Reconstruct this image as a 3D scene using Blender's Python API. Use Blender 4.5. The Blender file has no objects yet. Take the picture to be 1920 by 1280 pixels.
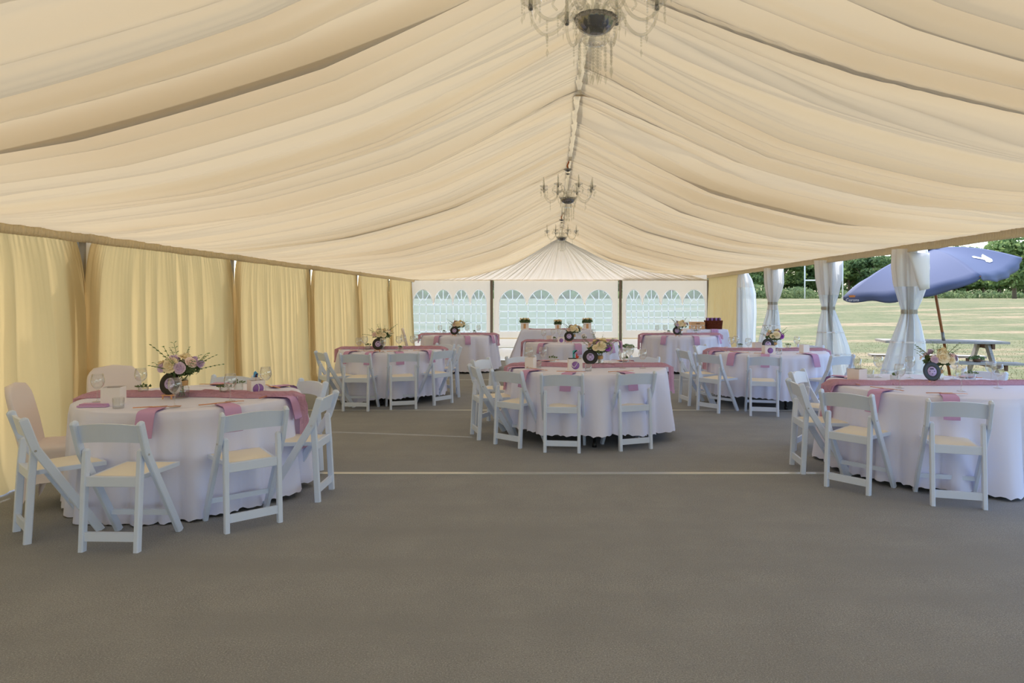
import bpy, math, random
import numpy as np
from mathutils import Vector, Matrix, Euler
PI = math.pi
S = bpy.context.scene
COL = S.collection

# ------------------------------------------------------------------ camera, sky, sun, exposure
CAM_H = 1.55
cd = bpy.data.cameras.new('camera'); cam = bpy.data.objects.new('camera', cd); COL.objects.link(cam)
cam.location = (0, 0, CAM_H); cam.rotation_euler = (PI/2, 0, 0)
cd.sensor_width = 36; cd.sensor_fit = 'HORIZONTAL'; cd.lens = 1267*36/1920
cd.shift_x = -75/1920; cd.shift_y = -80/1920; cd.clip_end = 1000
S.camera = cam
SUN_EL, SUN_AZ = math.radians(58), math.radians(-10)      # azimuth from +Y towards +X; the sun stands behind and to the left
w = bpy.data.worlds.new('world'); S.world = w; w.use_nodes = True
nt = w.node_tree; nt.nodes.clear()
sky = nt.nodes.new('ShaderNodeTexSky'); sky.sky_type = 'NISHITA'; sky.sun_disc = False
sky.sun_elevation = SUN_EL; sky.sun_rotation = SUN_AZ; sky.air_density = 1.0; sky.dust_density = 2.0; sky.ozone_density = 1.0
bg = nt.nodes.new('ShaderNodeBackground'); bg.inputs[1].default_value = 0.48
wo = nt.nodes.new('ShaderNodeOutputWorld')
nt.links.new(sky.outputs[0], bg.inputs[0]); nt.links.new(bg.outputs[0], wo.inputs[0])
sl = bpy.data.lights.new('sun', 'SUN'); sl.energy = 3.4; sl.angle = math.radians(1.0); sl.color = (1, .99, .98)
so = bpy.data.objects.new('sun', sl); COL.objects.link(so)
sdir = Vector((math.sin(SUN_AZ)*math.cos(SUN_EL), math.cos(SUN_AZ)*math.cos(SUN_EL), math.sin(SUN_EL)))
so.rotation_euler = sdir.to_track_quat('Z', 'Y').to_euler(); so.location = (-20, 20, 40)
S.view_settings.view_transform = 'Standard'; S.view_settings.look = 'None'
S.view_settings.gamma = 1; S.view_settings.use_curve_mapping = False
S.view_settings.exposure = 0.21
S.cycles.max_bounces = 14; S.cycles.diffuse_bounces = 7; S.cycles.transparent_max_bounces = 40
S.cycles.transmission_bounces = 10; S.cycles.glossy_bounces = 4
S.cycles.caustics_refractive = False; S.cycles.caustics_reflective = False

# ------------------------------------------------------------------ helpers
def srgb(r, g, b):
    f = lambda c: (c/255/12.92) if c/255 <= .04045 else ((c/255+.055)/1.055)**2.4
    return (f(r), f(g), f(b), 1)

def under(c, p):
    c.parent = p; c.matrix_parent_inverse = p.matrix_basis.inverted(); return c

class MB:
    def __init__(s): s.v = []; s.f = []
    def add(s, vs, fs):
        o = len(s.v); s.v.extend([tuple(map(float, p)) for p in vs]); s.f.extend([tuple(i+o for i in f) for f in fs])
    def box(s, c, d, rot=None):
        h = [x/2 for x in d]
        vs = [Vector((sx*h[0], sy*h[1], sz*h[2])) for sz in (-1, 1) for sy in (-1, 1) for sx in (-1, 1)]
        if rot is not None: vs = [rot @ p for p in vs]
        s.add([p+Vector(c) for p in vs], [(0,2,3,1), (4,5,7,6), (0,1,5,4), (2,6,7,3), (0,4,6,2), (1,3,7,5)])
    def bar(s, pts, wx, wy, side=(1,0,0), ch=.22, round_top=False):
        """chamfered rectangular bar along a polyline; wx across SIDE, wy the other way"""
        pts = [Vector(p) for p in pts]; side = Vector(side); rings = []
        for i, p in enumerate(pts):
            a = pts[max(i-1, 0)]; b = pts[min(i+1, len(pts)-1)]
            d = (b-a).normalized(); sd = (side - d*side.dot(d)).normalized(); up = d.cross(sd)
            hx, hy = wx/2, wy/2; c = min(hx, hy)*ch*2*.5
            prof = [(hx, hy-c), (hx-c, hy), (-hx+c, hy), (-hx, hy-c), (-hx, -hy+c), (-hx+c, -hy), (hx-c, -hy), (hx, -hy+c)]
            rings.append([p+sd*x+up*y for x, y in prof])
        if round_top:
            p = pts[0]; d = (pts[0]-pts[1]).normalized(); c0 = sum(rings[0], Vector())/8
            rings.insert(0, [c0+(q-c0)*.62+d*wy*.22 for q in rings[0]])
            rings.insert(0, [c0+(q-c0)*.22+d*wy*.30 for q in rings[1]])
        n = 8; vs = [q for r in rings for q in r]; fs = []
        for k in range(len(rings)-1):
            for j in range(n): fs.append((k*n+j, k*n+(j+1) % n, (k+1)*n+(j+1) % n, (k+1)*n+j))
        fs.append(tuple(range(n-1, -1, -1))); m = (len(rings)-1)*n; fs.append(tuple(range(m, m+n)))
        s.add(vs, fs)
    def tube(s, pts, r, n=8, cap=True):
        pts = [Vector(p) for p in pts]; rr = r if hasattr(r, '__len__') else [r]*len(pts); rings = []
        up = None
        for i, p in enumerate(pts):
            d = (pts[min(i+1, len(pts)-1)]-pts[max(i-1, 0)])
            d = d.normalized() if d.length > 1e-9 else Vector((0,0,1))
            if up is None: up = d.orthogonal().normalized()
            up = (up-d*up.dot(d)); up = up.normalized() if up.length > 1e-6 else d.orthogonal().normalized()
            b = d.cross(up)
            rings.append([p+(up*math.cos(a)+b*math.sin(a))*rr[i] for a in [2*PI*j/n for j in range(n)]])
        vs = [q for r_ in rings for q in r_]; fs = []
        for k in range(len(rings)-1):
            for j in range(n): fs.append((k*n+j, k*n+(j+1) % n, (k+1)*n+(j+1) % n, (k+1)*n+j))
        if cap: fs.append(tuple(range(n-1, -1, -1))); m = (len(rings)-1)*n; fs.append(tuple(range(m, m+n)))
        s.add(vs, fs)
    def lathe(s, prof, n=20, c=(0,0,0), scallop=0, ns=0):
        vs = []; fs = []
        for (r, z) in prof:
            for j in range(n):
                a = 2*PI*j/n; rr = r*(1+scallop*math.cos(ns*a)) if ns else r
                vs.append((c[0]+rr*math.cos(a), c[1]+rr*math.sin(a), c[2]+z))
        for k in range(len(prof)-1):
            for j in range(n): fs.append((k*n+j, k*n+(j+1) % n, (k+1)*n+(j+1) % n, (k+1)*n+j))
        s.add(vs, fs)
    def ball(s, c, r, n=8, m=5, sc=(1,1,1)):
        vs = [(c[0], c[1], c[2]-r*sc[2])]; fs = []
        for k in range(1, m):
            t = PI*k/m
            for j in range(n):
                a = 2*PI*j/n
                vs.append((c[0]+r*sc[0]*math.sin(t)*math.cos(a), c[1]+r*sc[1]*math.sin(t)*math.sin(a), c[2]-r*sc[2]*math.cos(t)))
        vs.append((c[0], c[1], c[2]+r*sc[2])); L = len(vs)-1
        for j in range(n):
            fs.append((0, 1+(j+1) % n, 1+j)); fs.append((L, 1+(m-2)*n+j, 1+(m-2)*n+(j+1) % n))
        for k in range(m-2):
            for j in range(n): fs.append((1+k*n+j, 1+k*n+(j+1) % n, 1+(k+1)*n+(j+1) % n, 1+(k+1)*n+j))
        s.add(vs, fs)
    def grid(s, P, closed=False):
        """P: array (nu, nv, 3)"""
        nu, nv = P.shape[:2]; o = len(s.v); s.v.extend(map(tuple, P.reshape(-1, 3).tolist()))
        i, j = np.meshgrid(np.arange(nu-1), np.arange(nv if closed else nv-1), indexing='ij'); j2 = (j+1) % nv
        q = np.stack([i*nv+j, (i+1)*nv+j, (i+1)*nv+j2, i*nv+j2], -1).reshape(-1, 4)+o
        s.f.extend(map(tuple, q.tolist()))
    def mesh(s, name, m, smooth=True):
        me = bpy.data.meshes.new(name); me.from_pydata(s.v, [], s.f); me.materials.append(m)
        if smooth: me.polygons.foreach_set('use_smooth', [True]*len(me.polygons))
        me.update(); return me

def link(name, data, parent=None, loc=None, rot=None):
    o = bpy.data.objects.new(name, data); COL.objects.link(o)
    if parent is not None: o.parent = parent
    if loc is not None: o.location = loc
    if rot is not None: o.rotation_euler = rot
    return o
def obj(name, mb, m, parent=None, smooth=True, loc=None, rot=None, thick=None):
    o = link(name, mb.mesh(name, m, smooth), parent, loc, rot)
    if thick:
        md = o.modifiers.new('solid', 'SOLIDIFY'); md.thickness = thick; md.offset = 0
    return o
def tag(o, label=None, cat=None, group=None, kind=None):
    if label: o['label'] = label
    if cat: o['category'] = cat
    if group: o['group'] = group
    if kind: o['kind'] = kind
    return o
def thing(name, label, cat, loc=(0,0,0), rz=0, group=None):
    return tag(link(name, None, None, loc, (0,0,rz)), label, cat, group)
def struct(name, label=None):
    o = link(name, None); o['kind'] = 'structure'
    if label: o['label'] = label
    return o
def copy_tree(o, parent=None):
    c = o.copy(); COL.objects.link(c); c.parent = parent
    for ch in list(o.children): copy_tree(ch, c)
    return c
def at(px, py, h):
    y = 1267*(CAM_H-h)/(py-560); return Vector(((px-1035)*y/1267, y, h))
def atx(px, y): return (px-1035)*y/1267
ORD = ['first','second','third','fourth','fifth','sixth','seventh','eighth','ninth','tenth','eleventh','twelfth','thirteenth','fourteenth','fifteenth',
       'sixteenth','seventeenth','eighteenth','nineteenth','twentieth','twenty-first','twenty-second','twenty-third','twenty-fourth','twenty-fifth','twenty-sixth','twenty-seventh','twenty-eighth','twenty-ninth','thirtieth']

class Folds:
    """irregular pleats along one direction: bellies between sharp creases"""
    def __init__(s, rng, a, b, mean, lo, hi, depth=.3, dmax=.09):
        x = [a]
        while x[-1] < b: x.append(x[-1]+min(hi, max(lo, mean*math.exp(rng.normal()*.5))))
        s.b = np.array(x); n = len(x)-1; sp = np.diff(s.b)
        s.d = np.minimum(sp*depth, dmax)*rng.uniform(.5, 1.2, n); s.k = np.exp(rng.normal(size=n)*.35)
    def __call__(s, x):
        i = np.clip(np.searchsorted(s.b, x, 'right')-1, 0, len(s.d)-1)
        p = np.clip((x-s.b[i])/(s.b[i+1]-s.b[i]), 0, 1)**s.k[i]
        return s.d[i]*(1-np.abs(2*p-1)**1.8)
def vnoise(rng, n):
    t = rng.normal(size=n)
    def f(x):
        i = np.floor(x).astype(int); p = x-i; p = p*p*(3-2*p); return t[i % n]*(1-p)+t[(i+1) % n]*p
    return f

# ------------------------------------------------------------------ materials
def new_mat(name):
    m = bpy.data.materials.new(name); m.use_nodes = True; n = m.node_tree; n.nodes.clear()
    return m, n, n.nodes.new('ShaderNodeOutputMaterial')
def mat(name, col, rough=.5, metal=0, spec=.5, bump=0, bscale=200, vary=0, vscale=8, sub=0):
    m, n, out = new_mat(name); p = n.nodes.new('ShaderNodeBsdfPrincipled')
    p.inputs['Base Color'].default_value = col; p.inputs['Roughness'].default_value = rough; p.inputs['Metallic'].default_value = metal
    p.inputs['Specular IOR Level'].default_value = spec
    tc = n.nodes.new('ShaderNodeTexCoord')
    if vary:
        nz = n.nodes.new('ShaderNodeTexNoise'); nz.inputs['Scale'].default_value = vscale; nz.inputs['Detail'].default_value = 6
        n.links.new(tc.outputs['Object'], nz.inputs['Vector'])
        mx = n.nodes.new('ShaderNodeMix'); mx.data_type = 'RGBA'
        mx.inputs[6].default_value = tuple(c*(1-vary) for c in col[:3])+(1,); mx.inputs[7].default_value = tuple(min(1, c*(1+vary)) for c in col[:3])+(1,)
        n.links.new(nz.outputs[0], mx.inputs[0]); n.links.new(mx.outputs[2], p.inputs['Base Color'])
    if bump:
        nb = n.nodes.new('ShaderNodeTexNoise'); nb.inputs['Scale'].default_value = bscale; nb.inputs['Detail'].default_value = 3
        n.links.new(tc.outputs['Object'], nb.inputs['Vector'])
        bm = n.nodes.new('ShaderNodeBump'); bm.inputs['Strength'].default_value = bump; bm.inputs['Distance'].default_value = .004
        n.links.new(nb.outputs[0], bm.inputs['Height']); n.links.new(bm.outputs[0], p.inputs['Normal'])
    n.links.new(p.outputs[0], out.inputs[0]); return m
def fabric(name, dif, trans, fac, bump=.15, bscale=30, clear=0, gloss=0, ccol=(1,1,1,1)):
    """thin cloth or sheet: diffuse + translucent, optionally partly clear"""
    m, n, out = new_mat(name)
    d = n.nodes.new('ShaderNodeBsdfDiffuse'); d.inputs[0].default_value = dif
    t = n.nodes.new('ShaderNodeBsdfTranslucent'); t.inputs[0].default_value = trans
    mx = n.nodes.new('ShaderNodeMixShader'); mx.inputs[0].default_value = fac
    n.links.new(d.outputs[0], mx.inputs[1]); n.links.new(t.outputs[0], mx.inputs[2]); last = mx
    if bump:
        tc = n.nodes.new('ShaderNodeTexCoord'); nb = n.nodes.new('ShaderNodeTexNoise'); nb.inputs['Scale'].default_value = bscale
        n.links.new(tc.outputs['Object'], nb.inputs['Vector'])
        bm = n.nodes.new('ShaderNodeBump'); bm.inputs['Strength'].default_value = bump; bm.inputs['Distance'].default_value = .01
        n.links.new(nb.outputs[0], bm.inputs['Height']); n.links.new(bm.outputs[0], d.inputs['Normal']); n.links.new(bm.outputs[0], t.inputs['Normal'])
    if clear:
        c = n.nodes.new('ShaderNodeBsdfTransparent'); c.inputs[0].default_value = ccol
        m2 = n.nodes.new('ShaderNodeMixShader'); m2.inputs[0].default_value = clear
        n.links.new(last.outputs[0], m2.inputs[1]); n.links.new(c.outputs[0], m2.inputs[2]); last = m2
    if gloss:
        g = n.nodes.new('ShaderNodeBsdfGlossy'); g.inputs['Roughness'].default_value = .15
        m3 = n.nodes.new('ShaderNodeMixShader'); m3.inputs[0].default_value = gloss
        n.links.new(last.outputs[0], m3.inputs[1]); n.links.new(g.outputs[0], m3.inputs[2]); last = m3
    n.links.new(last.outputs[0], out.inputs[0]); return m
def thin_glass(name, tint=(.985,.99,.99,1), k=.9, base=.10):
    m, n, out = new_mat(name)
    t = n.nodes.new('ShaderNodeBsdfTransparent'); t.inputs[0].default_value = tint
    g = n.nodes.new('ShaderNodeBsdfGlossy'); g.inputs['Roughness'].default_value = .03
    lw = n.nodes.new('ShaderNodeLayerWeight'); lw.inputs[0].default_value = .5
    pw = n.nodes.new('ShaderNodeMath'); pw.operation = 'POWER'; pw.inputs[1].default_value = 2.5
    n.links.new(lw.outputs['Facing'], pw.inputs[0])
    ma = n.nodes.new('ShaderNodeMath'); ma.operation = 'MULTIPLY_ADD'; ma.inputs[1].default_value = k; ma.inputs[2].default_value = base; ma.use_clamp = True
    n.links.new(pw.outputs[0], ma.inputs[0])
    mx = n.nodes.new('ShaderNodeMixShader'); n.links.new(ma.outputs[0], mx.inputs[0])
    n.links.new(t.outputs[0], mx.inputs[1]); n.links.new(g.outputs[0], mx.inputs[2]); n.links.new(mx.outputs[0], out.inputs[0]); return m
def noise_mix(name, cols, scales, rough=.9, bump=.5, bscale=60, bdist=.02, trans=0):
    m, n, out = new_mat(name); p = n.nodes.new('ShaderNodeBsdfPrincipled'); p.inputs['Roughness'].default_value = rough
    p.inputs['Specular IOR Level'].default_value = .15
    tc = n.nodes.new('ShaderNodeTexCoord'); prev = None
    for i, c in enumerate(cols):
        if prev is None: prev = c; continue
        sc, lo, hi = scales[i-1][:3]
        nz = n.nodes.new('ShaderNodeTexNoise'); nz.inputs['Scale'].default_value = sc; nz.inputs['Detail'].default_value = 8; nz.inputs['Roughness'].default_value = .6
        mp = n.nodes.new('ShaderNodeMapping'); mp.inputs['Scale'].default_value = scales[i-1][3] if len(scales[i-1]) > 3 else (1,1,1)
        mp.inputs['Location'].default_value = (i*3.7, i*1.3, 0)
        n.links.new(tc.outputs['Object'], mp.inputs[0]); n.links.new(mp.outputs[0], nz.inputs['Vector'])
        mr = n.nodes.new('ShaderNodeMapRange'); mr.inputs[1].default_value = lo; mr.inputs[2].default_value = hi
        n.links.new(nz.outputs[0], mr.inputs[0])
        mx = n.nodes.new('ShaderNodeMix'); mx.data_type = 'RGBA'; n.links.new(mr.outputs[0], mx.inputs[0])
        if isinstance(prev, tuple): mx.inputs[6].default_value = prev
        else: n.links.new(prev, mx.inputs[6])
        mx.inputs[7].default_value = c; prev = mx.outputs[2]
    n.links.new(prev, p.inputs['Base Color'])
    nb = n.nodes.new('ShaderNodeTexNoise'); nb.inputs['Scale'].default_value = bscale; nb.inputs['Detail'].default_value = 4
    n.links.new(tc.outputs['Object'], nb.inputs['Vector'])
    bm = n.nodes.new('ShaderNodeBump'); bm.inputs['Strength'].default_value = bump; bm.inputs['Distance'].default_value = bdist
    n.links.new(nb.outputs[0], bm.inputs['Height']); n.links.new(bm.outputs[0], p.inputs['Normal'])
    if trans:
        t = n.nodes.new('ShaderNodeBsdfTranslucent'); n.links.new(prev, t.inputs[0]); ms = n.nodes.new('ShaderNodeMixShader'); ms.inputs[0].default_value = trans
        n.links.new(p.outputs[0], ms.inputs[1]); n.links.new(t.outputs[0], ms.inputs[2]); n.links.new(ms.outputs[0], out.inputs[0]); return m
    n.links.new(p.outputs[0], out.inputs[0]); return m

M = {}
M['lining'] = fabric('lining cloth', (.62,.52,.36,1), (.92,.745,.475,1), .178, bump=.10, bscale=14)
M['gable'] = fabric('gable cloth', (.68,.62,.53,1), (.90,.82,.70,1), .21, bump=.08, bscale=14)
M['drape'] = fabric('yellow drape cloth', (.64,.49,.25,1), (.95,.70,.33,1), .36, bump=.12, bscale=20)
M['header'] = fabric('gathered header cloth', (.88,.79,.60,1), (.9,.8,.6,1), .40, bump=.4, bscale=60)
M['ridge'] = fabric('ridge strip cloth', (.66,.58,.42,1), (.5,.44,.32,1), .14, bump=.2, bscale=40)
M['pvc'] = fabric('white wall sheet', (.66,.63,.56,1), (.80,.75,.66,1), .24, bump=.1, bscale=10, gloss=.04)
M['greysheet'] = fabric('grey wall sheet', (.62,.58,.48,1), (.62,.58,.48,1), .4, bump=.1, bscale=10)
M['pane'] = fabric('clear window sheet', (.78,.84,.86,1), (.66,.72,.75,1), .5, bump=.25, bscale=6, clear=.72, gloss=.03, ccol=(.68,.84,1,1))
M['weld'] = fabric('white weld', (.9,.9,.9,1), (.95,.95,.95,1), .65, bump=0)
M['sheetw'] = fabric('white side sheet', (.95,.93,.90,1), (.97,.95,.91,1), .5, bump=.1, bscale=10, gloss=.04)
M['clearsheet'] = fabric('clear side sheet', (.97,.98,1,1), (.97,.99,1,1), .5, bump=.5, bscale=9, clear=.42, gloss=.06, ccol=(.92,.96,1,1))
M['carpet'] = noise_mix('grey carpet', [srgb(149,151,153), srgb(139,141,144), srgb(193,194,195), srgb(116,117,119), srgb(140,142,145)],
                        [(3,.35,.65), (140,.5,.70,(1,1.4,1)), (110,.52,.72), (1.1,.4,.8,(.35,2.2,1))], rough=.95, bump=.6, bscale=160, bdist=.006)
M['strip'] = mat('floor strip metal', srgb(205,205,200), .35, .6)
M['alu'] = mat('aluminium', srgb(150,146,138), .45, .5)
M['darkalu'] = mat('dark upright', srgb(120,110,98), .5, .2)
M['plastic'] = mat('white resin', srgb(216,228,249), .38, vary=.02)
M['pad'] = mat('cream vinyl', srgb(238,232,218), .5, bump=.1, bscale=300)
M['cloth'] = mat('white tablecloth', srgb(228,231,254), .85, spec=.15, bump=.12, bscale=250)
M['spandex'] = mat('white stretch cover', srgb(232,222,222), .7, spec=.2)
M['runner'] = fabric('mauve scrim', srgb(220,178,198), srgb(220,178,198), .35, bump=1.0, bscale=60)
M['napkin'] = mat('lilac linen', srgb(206,166,208), .9, spec=.1, bump=.3, bscale=400)
M['glass'] = thin_glass('thin clear glass')
M['tumbler'] = thin_glass('tumbler glass', (.97,.98,.98,1), .7, .09)
M['crystal'] = thin_glass('crystal', (.95,.95,.93,1), .6, .10)
M['silver'] = mat('mirror chrome', srgb(150,150,150), .18, 1)
M['rust'] = mat('rust orange cord', srgb(190,100,40), .7)
M['candle'] = fabric('ivory candle tube', (.96,.95,.88,1), (.97,.96,.9,1), .5, bump=0)
M['vinyl'] = mat('black vinyl', srgb(30,28,28), .35)
M['lilac'] = mat('lilac paper', srgb(196,178,224), .7)
M['purple'] = mat('purple sticker', srgb(150,110,180), .6)
M['ink'] = mat('dark ink', srgb(60,50,80), .7)
M['wood'] = mat('pale wood', srgb(222,168,122), .6, vary=.12, vscale=30)
M['paper'] = mat('white card', srgb(242,236,236), .7)
M['black'] = mat('black metal', srgb(22,22,24), .45)
M['rosegold'] = mat('rose gold', srgb(214,150,112), .3, .7)
M['steel'] = mat('steel', srgb(220,220,220), .25, .9)
M['cream'] = mat('cream petal', srgb(248,236,206), .7, vary=.06, vscale=40)
M['lavender'] = mat('lavender petal', srgb(224,204,230), .7, vary=.1, vscale=40)
M['pinkp'] = mat('blush petal', srgb(244,222,216), .7, vary=.08, vscale=40)
M['violet'] = mat('violet petal', srgb(166,92,196), .7, vary=.1, vscale=40)
M['leaf'] = mat('green leaf', srgb(112,140,86), .6, vary=.35, vscale=25)
M['leafd'] = noise_mix('dark leaf', [srgb(98,124,82), srgb(128,150,104), srgb(76,100,66)], [(25,.35,.65), (40,.5,.7)], rough=.6, bump=0, trans=.4)
M['fern'] = mat('fern green', srgb(112,134,86), .7, vary=.3, vscale=30)
M['twine'] = mat('hessian twine', srgb(206,164,112), .9, bump=.6, bscale=200)
M['navy'] = mat('navy canvas', srgb(96,104,130), .75, spec=.2, bump=.08, bscale=40)
M['white'] = mat('white print', srgb(245,245,245), .7)
M['orange'] = mat('orange print', srgb(235,150,70), .7)
M['pole'] = mat('brown wood pole', srgb(168,104,58), .5, vary=.15, vscale=20)
M['grey_wood'] = noise_mix('weathered wood', [srgb(186,182,176), srgb(146,142,138), srgb(208,202,192)], [(3,.3,.7,(2,20,20)), (8,.4,.8,(2,30,30))], bump=.3, bscale=30)
M['dark_wood'] = mat('dark brown wood', srgb(112,80,60), .8, vary=.2)  # dark brown wood for the braces, planter bowl and crate stencil
M['wicker'] = noise_mix('wicker', [srgb(120,58,36), srgb(88,40,24), srgb(146,80,50)], [(60,.4,.6), (90,.45,.7)], rough=.6, bump=1, bscale=120)
M['crate'] = mat('pale crate wood', srgb(214,166,120), .7, vary=.12, vscale=12)
M['dance'] = mat('white gloss floor', srgb(236,236,238), .12, spec=.6)
M['grass'] = noise_mix('field grass', [srgb(108,114,77), srgb(128,126,91), srgb(170,148,117), srgb(97,104,69), srgb(178,159,130)],
                       [(.5,.35,.65), (.22,.50,.66,(.5,1.6,1)), (2.2,.5,.75), (6,.58,.8)], bump=1, bscale=30, bdist=.05)
M['blade'] = mat('grass blade', srgb(132,130,84), .7, vary=.4, vscale=1.2)
M['tree'] = noise_mix('tree leaves', [srgb(112,136,84), srgb(146,164,104), srgb(84,108,66)], [(.5,.35,.65), (.9,.5,.7)], bump=0, trans=.45)
M['tree2'] = noise_mix('dark tree leaves', [srgb(88,112,74), srgb(120,140,92), srgb(68,90,60)], [(.5,.35,.65), (.9,.5,.7)], bump=0, trans=.45)
M['bush'] = noise_mix('bush leaves', [srgb(118,138,92), srgb(146,158,114), srgb(88,110,68)], [(.7,.35,.65), (1.4,.5,.7)], bump=0, trans=.45)
M['bark'] = mat('bark', srgb(120,104,86), .9, vary=.3, vscale=4)
M['goal'] = mat('white paint', srgb(238,240,244), .5)
M['skin'] = mat('skin', srgb(214,166,140), .6)
M['red'] = mat('red cloth', srgb(214,60,52), .8)
M['whitecloth'] = mat('pale cloth', srgb(214,216,228), .8)
M['darkcloth'] = mat('dark cloth', srgb(58,58,72), .8)
M['hair'] = mat('dark hair', srgb(58,44,36), .8)
M['teal'] = mat('teal card', srgb(90,186,190), .6)
M['redcard'] = mat('red card', srgb(220,52,36), .5)
M['bluecard'] = mat('blue card', srgb(96,170,222), .6)
M['plum'] = mat('plum card', srgb(70,24,52), .6)

# ------------------------------------------------------------------ setting: floor, ceiling, walls
XL, XR, RX = -4.44, 4.95, .24
Y0, YB = -5.6, 21.4
TR = [.4+3*k for k in range(8)]                   # frames stand every 3 m
fl = MB(); fl.box(((XL+XR)/2, (Y0+YB)/2, -.02), (XR-XL+.5, YB-Y0+.3, .04)); f = obj('floor', fl, M['carpet'], smooth=False); f['kind'] = 'structure'
for k, (y, wd) in enumerate(((6.0,.065), (9.4,.05), (12.9,.06))):
    t = MB(); t.box(((XL+XR)/2, y, .0025), (XR-XL, wd, .005)); o = obj(f'trim_{k+4}', t, M['strip'], smooth=False); o['kind'] = 'structure'

rng = np.random.default_rng(7)
ceil = struct('ceiling', 'swagged cream fabric lining gathered to the ridge')
ys = [-5.6, -2.6]+TR
def eave_h(s): return 2.15 if s < 0 else 2.29
allf = {}
for s in (-1, 1):
    for b in range(len(ys)-1):
        ya, yb = ys[b], ys[b+1]; nv = 280 if yb > 2 else 120; nu = 30
        u = np.linspace(0, 1, nu)[:, None]; y = np.linspace(ya, yb, nv)[None, :]
        fr = (y-ya)/(yb-ya)
        big = Folds(rng, ya-.5, yb+.5, .28, .11, .60, .42, .13); mid = Folds(rng, ya-.5, yb+.5, .13, .05, .28, .34, .045)
        fine = Folds(rng, ya-.5, yb+.5, .05, .025, .09, .30, .012); dr = vnoise(rng, 64); dr2 = vnoise(rng, 64)
        drift = .16*dr(y*.9+10)*(u-.1)+.07*dr2(y*2.1+u*2+20)
        yy = y+drift*np.clip(np.minimum(fr, 1-fr)*7, 0, 1)
        edge = np.clip(np.minimum(fr, 1-fr)*30, .15, 1)
        w1 = np.clip(u*3.2, .12, 1)*np.clip((1-u)*2.4, .06, 1)
        disp = 1.5*big(yy)*w1 + 1.7*mid(yy)*(.55+.4*np.exp(-u*5)+.3*np.exp(-(1-u)*6)) + fine(yy)*(.45+1.0*np.exp(-u*6)+.9*np.exp(-(1-u)*9))
        disp = disp*edge*np.clip((1-u)*9, 0, 1)
        sag = (.15+.10*np.sin(PI*fr)**.8)
        xr, xe = RX+s*.045, (XL if s < 0 else XR)
        zr, ze = 3.53-.05*np.sin(PI*fr), eave_h(s)
        um = u**1.0
        x = xr+(xe-xr)*um+0*y
        z = zr+(ze-zr)*um - sag*4*u*(1-u)*(1-.35*(u-.5)) - disp
        x = x - s*disp*.30
        P = np.stack([x, y+0*u, z], -1); m = MB(); m.grid(P)
        obj('lining_panel', m, M['lining'], ceil)
# gable fan
nu, nv = 26, 420
t = np.linspace(0, 1, nu)[:, None]; xb = np.linspace(XL, XR, nv)[None, :]
fo = Folds(rng, XL-.5, XR+.5, .17, .06, .34, .30, .06); fi = Folds(rng, XL-.5, XR+.5, .05, .025, .09, .3, .012)
d = fo(xb)*np.clip(np.sin(PI*np.clip(t, 0, 1)**.7)*1.1+.18, 0, 1)*(1-.75*t)*.55+fi(xb)*(.3+.7*t)
P = np.stack([xb+(RX-xb)*t*.985, YB-.04-d*1.5-.12*np.sin(PI*t), 2.13+(3.46-2.13)*t-.10*np.sin(PI*t)*0+0*xb], -1)
m = MB(); m.grid(P); obj('gable_lining', m, M['gable'], ceil)
P2 = P.copy(); P2[..., 1] = Y0+.05; m = MB(); m.grid(P2); obj('gable_lining', m, M['gable'], ceil)
y = np.linspace(Y0, YB, 2600)[None, :]; u = np.linspace(-1, 1, 7)[:, None]
P = np.stack([RX+.050*u+0*y, y+0*u, 3.512+.012*u*u+.007*np.sin(y*2*PI/.05+np.sin(y*3)*2)*(1-.5*np.abs(u))], -1); m = MB(); m.grid(P); obj('ridge_strip', m, M['ridge'], ceil)
for y in TR:
    m = MB(); m.box((RX, y, 3.50), (.16, .06, .05)); m.bar([(RX-.02, y, 3.50), (RX-.30, y, 3.43)], .05, .03, (0,1,0)); m.bar([(RX+.02, y, 3.50), (RX+.30, y, 3.43)], .05, .03, (0,1,0))
    obj('ridge_bracket', m, M['header'], ceil, smooth=False)

def drape(name, parent, xw, ya, yb, zt, zb, mt, inward, seed, mean=.24, wide=0.0, pull=.0):
    r = np.random.default_rng(seed); nv, nu = int((yb-ya)/.014)+2, 26
    a, b, c = Folds(r, ya-.4, yb+.4, mean, .08, .5, .24, .055), Folds(r, ya-.4, yb+.4, .05, .02, .09, .30, .010), vnoise(r, 50)
    t = np.linspace(0, 1, nu)[:, None]; y = np.linspace(ya, yb, nv)[None, :]; fr = (y-ya)/(yb-ya)
    yy = y+.05*c(y*1.7+t*1.2)*t
    dd = a(yy)*np.clip(t*3, .12, 1)+b(yy)*(.9*np.exp(-t*9)+.25)
    # the sheet is pulled away from the uprights at the top
    gap = pull*np.exp(-t*7); yo = ya+gap+(yb-ya-2*gap)*fr
    hem = .03*np.abs(c(y*6+3))*np.clip((t-.93)*15, 0, 1)
    P = np.stack([xw+inward*(dd+.10*t**2*.6+hem*2), yo, zt+(zb-zt)*t+0*y], -1); m = MB(); m.grid(P); return obj(name, m, mt, parent)
wl = struct('wall_left', 'yellow cream curtain wall between grey uprights')
fr_y = [-5.6, -2.6]+TR[:-1]+[21.4]
sd = 100
for i in range(len(fr_y)-1):
    ya, yb = fr_y[i], fr_y[i+1]; sd += 1
    drape('curtain_panel', wl, XL, ya-.05, yb+.05, 2.13, .01, M['drape'], 1, sd, pull=.17)
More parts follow.
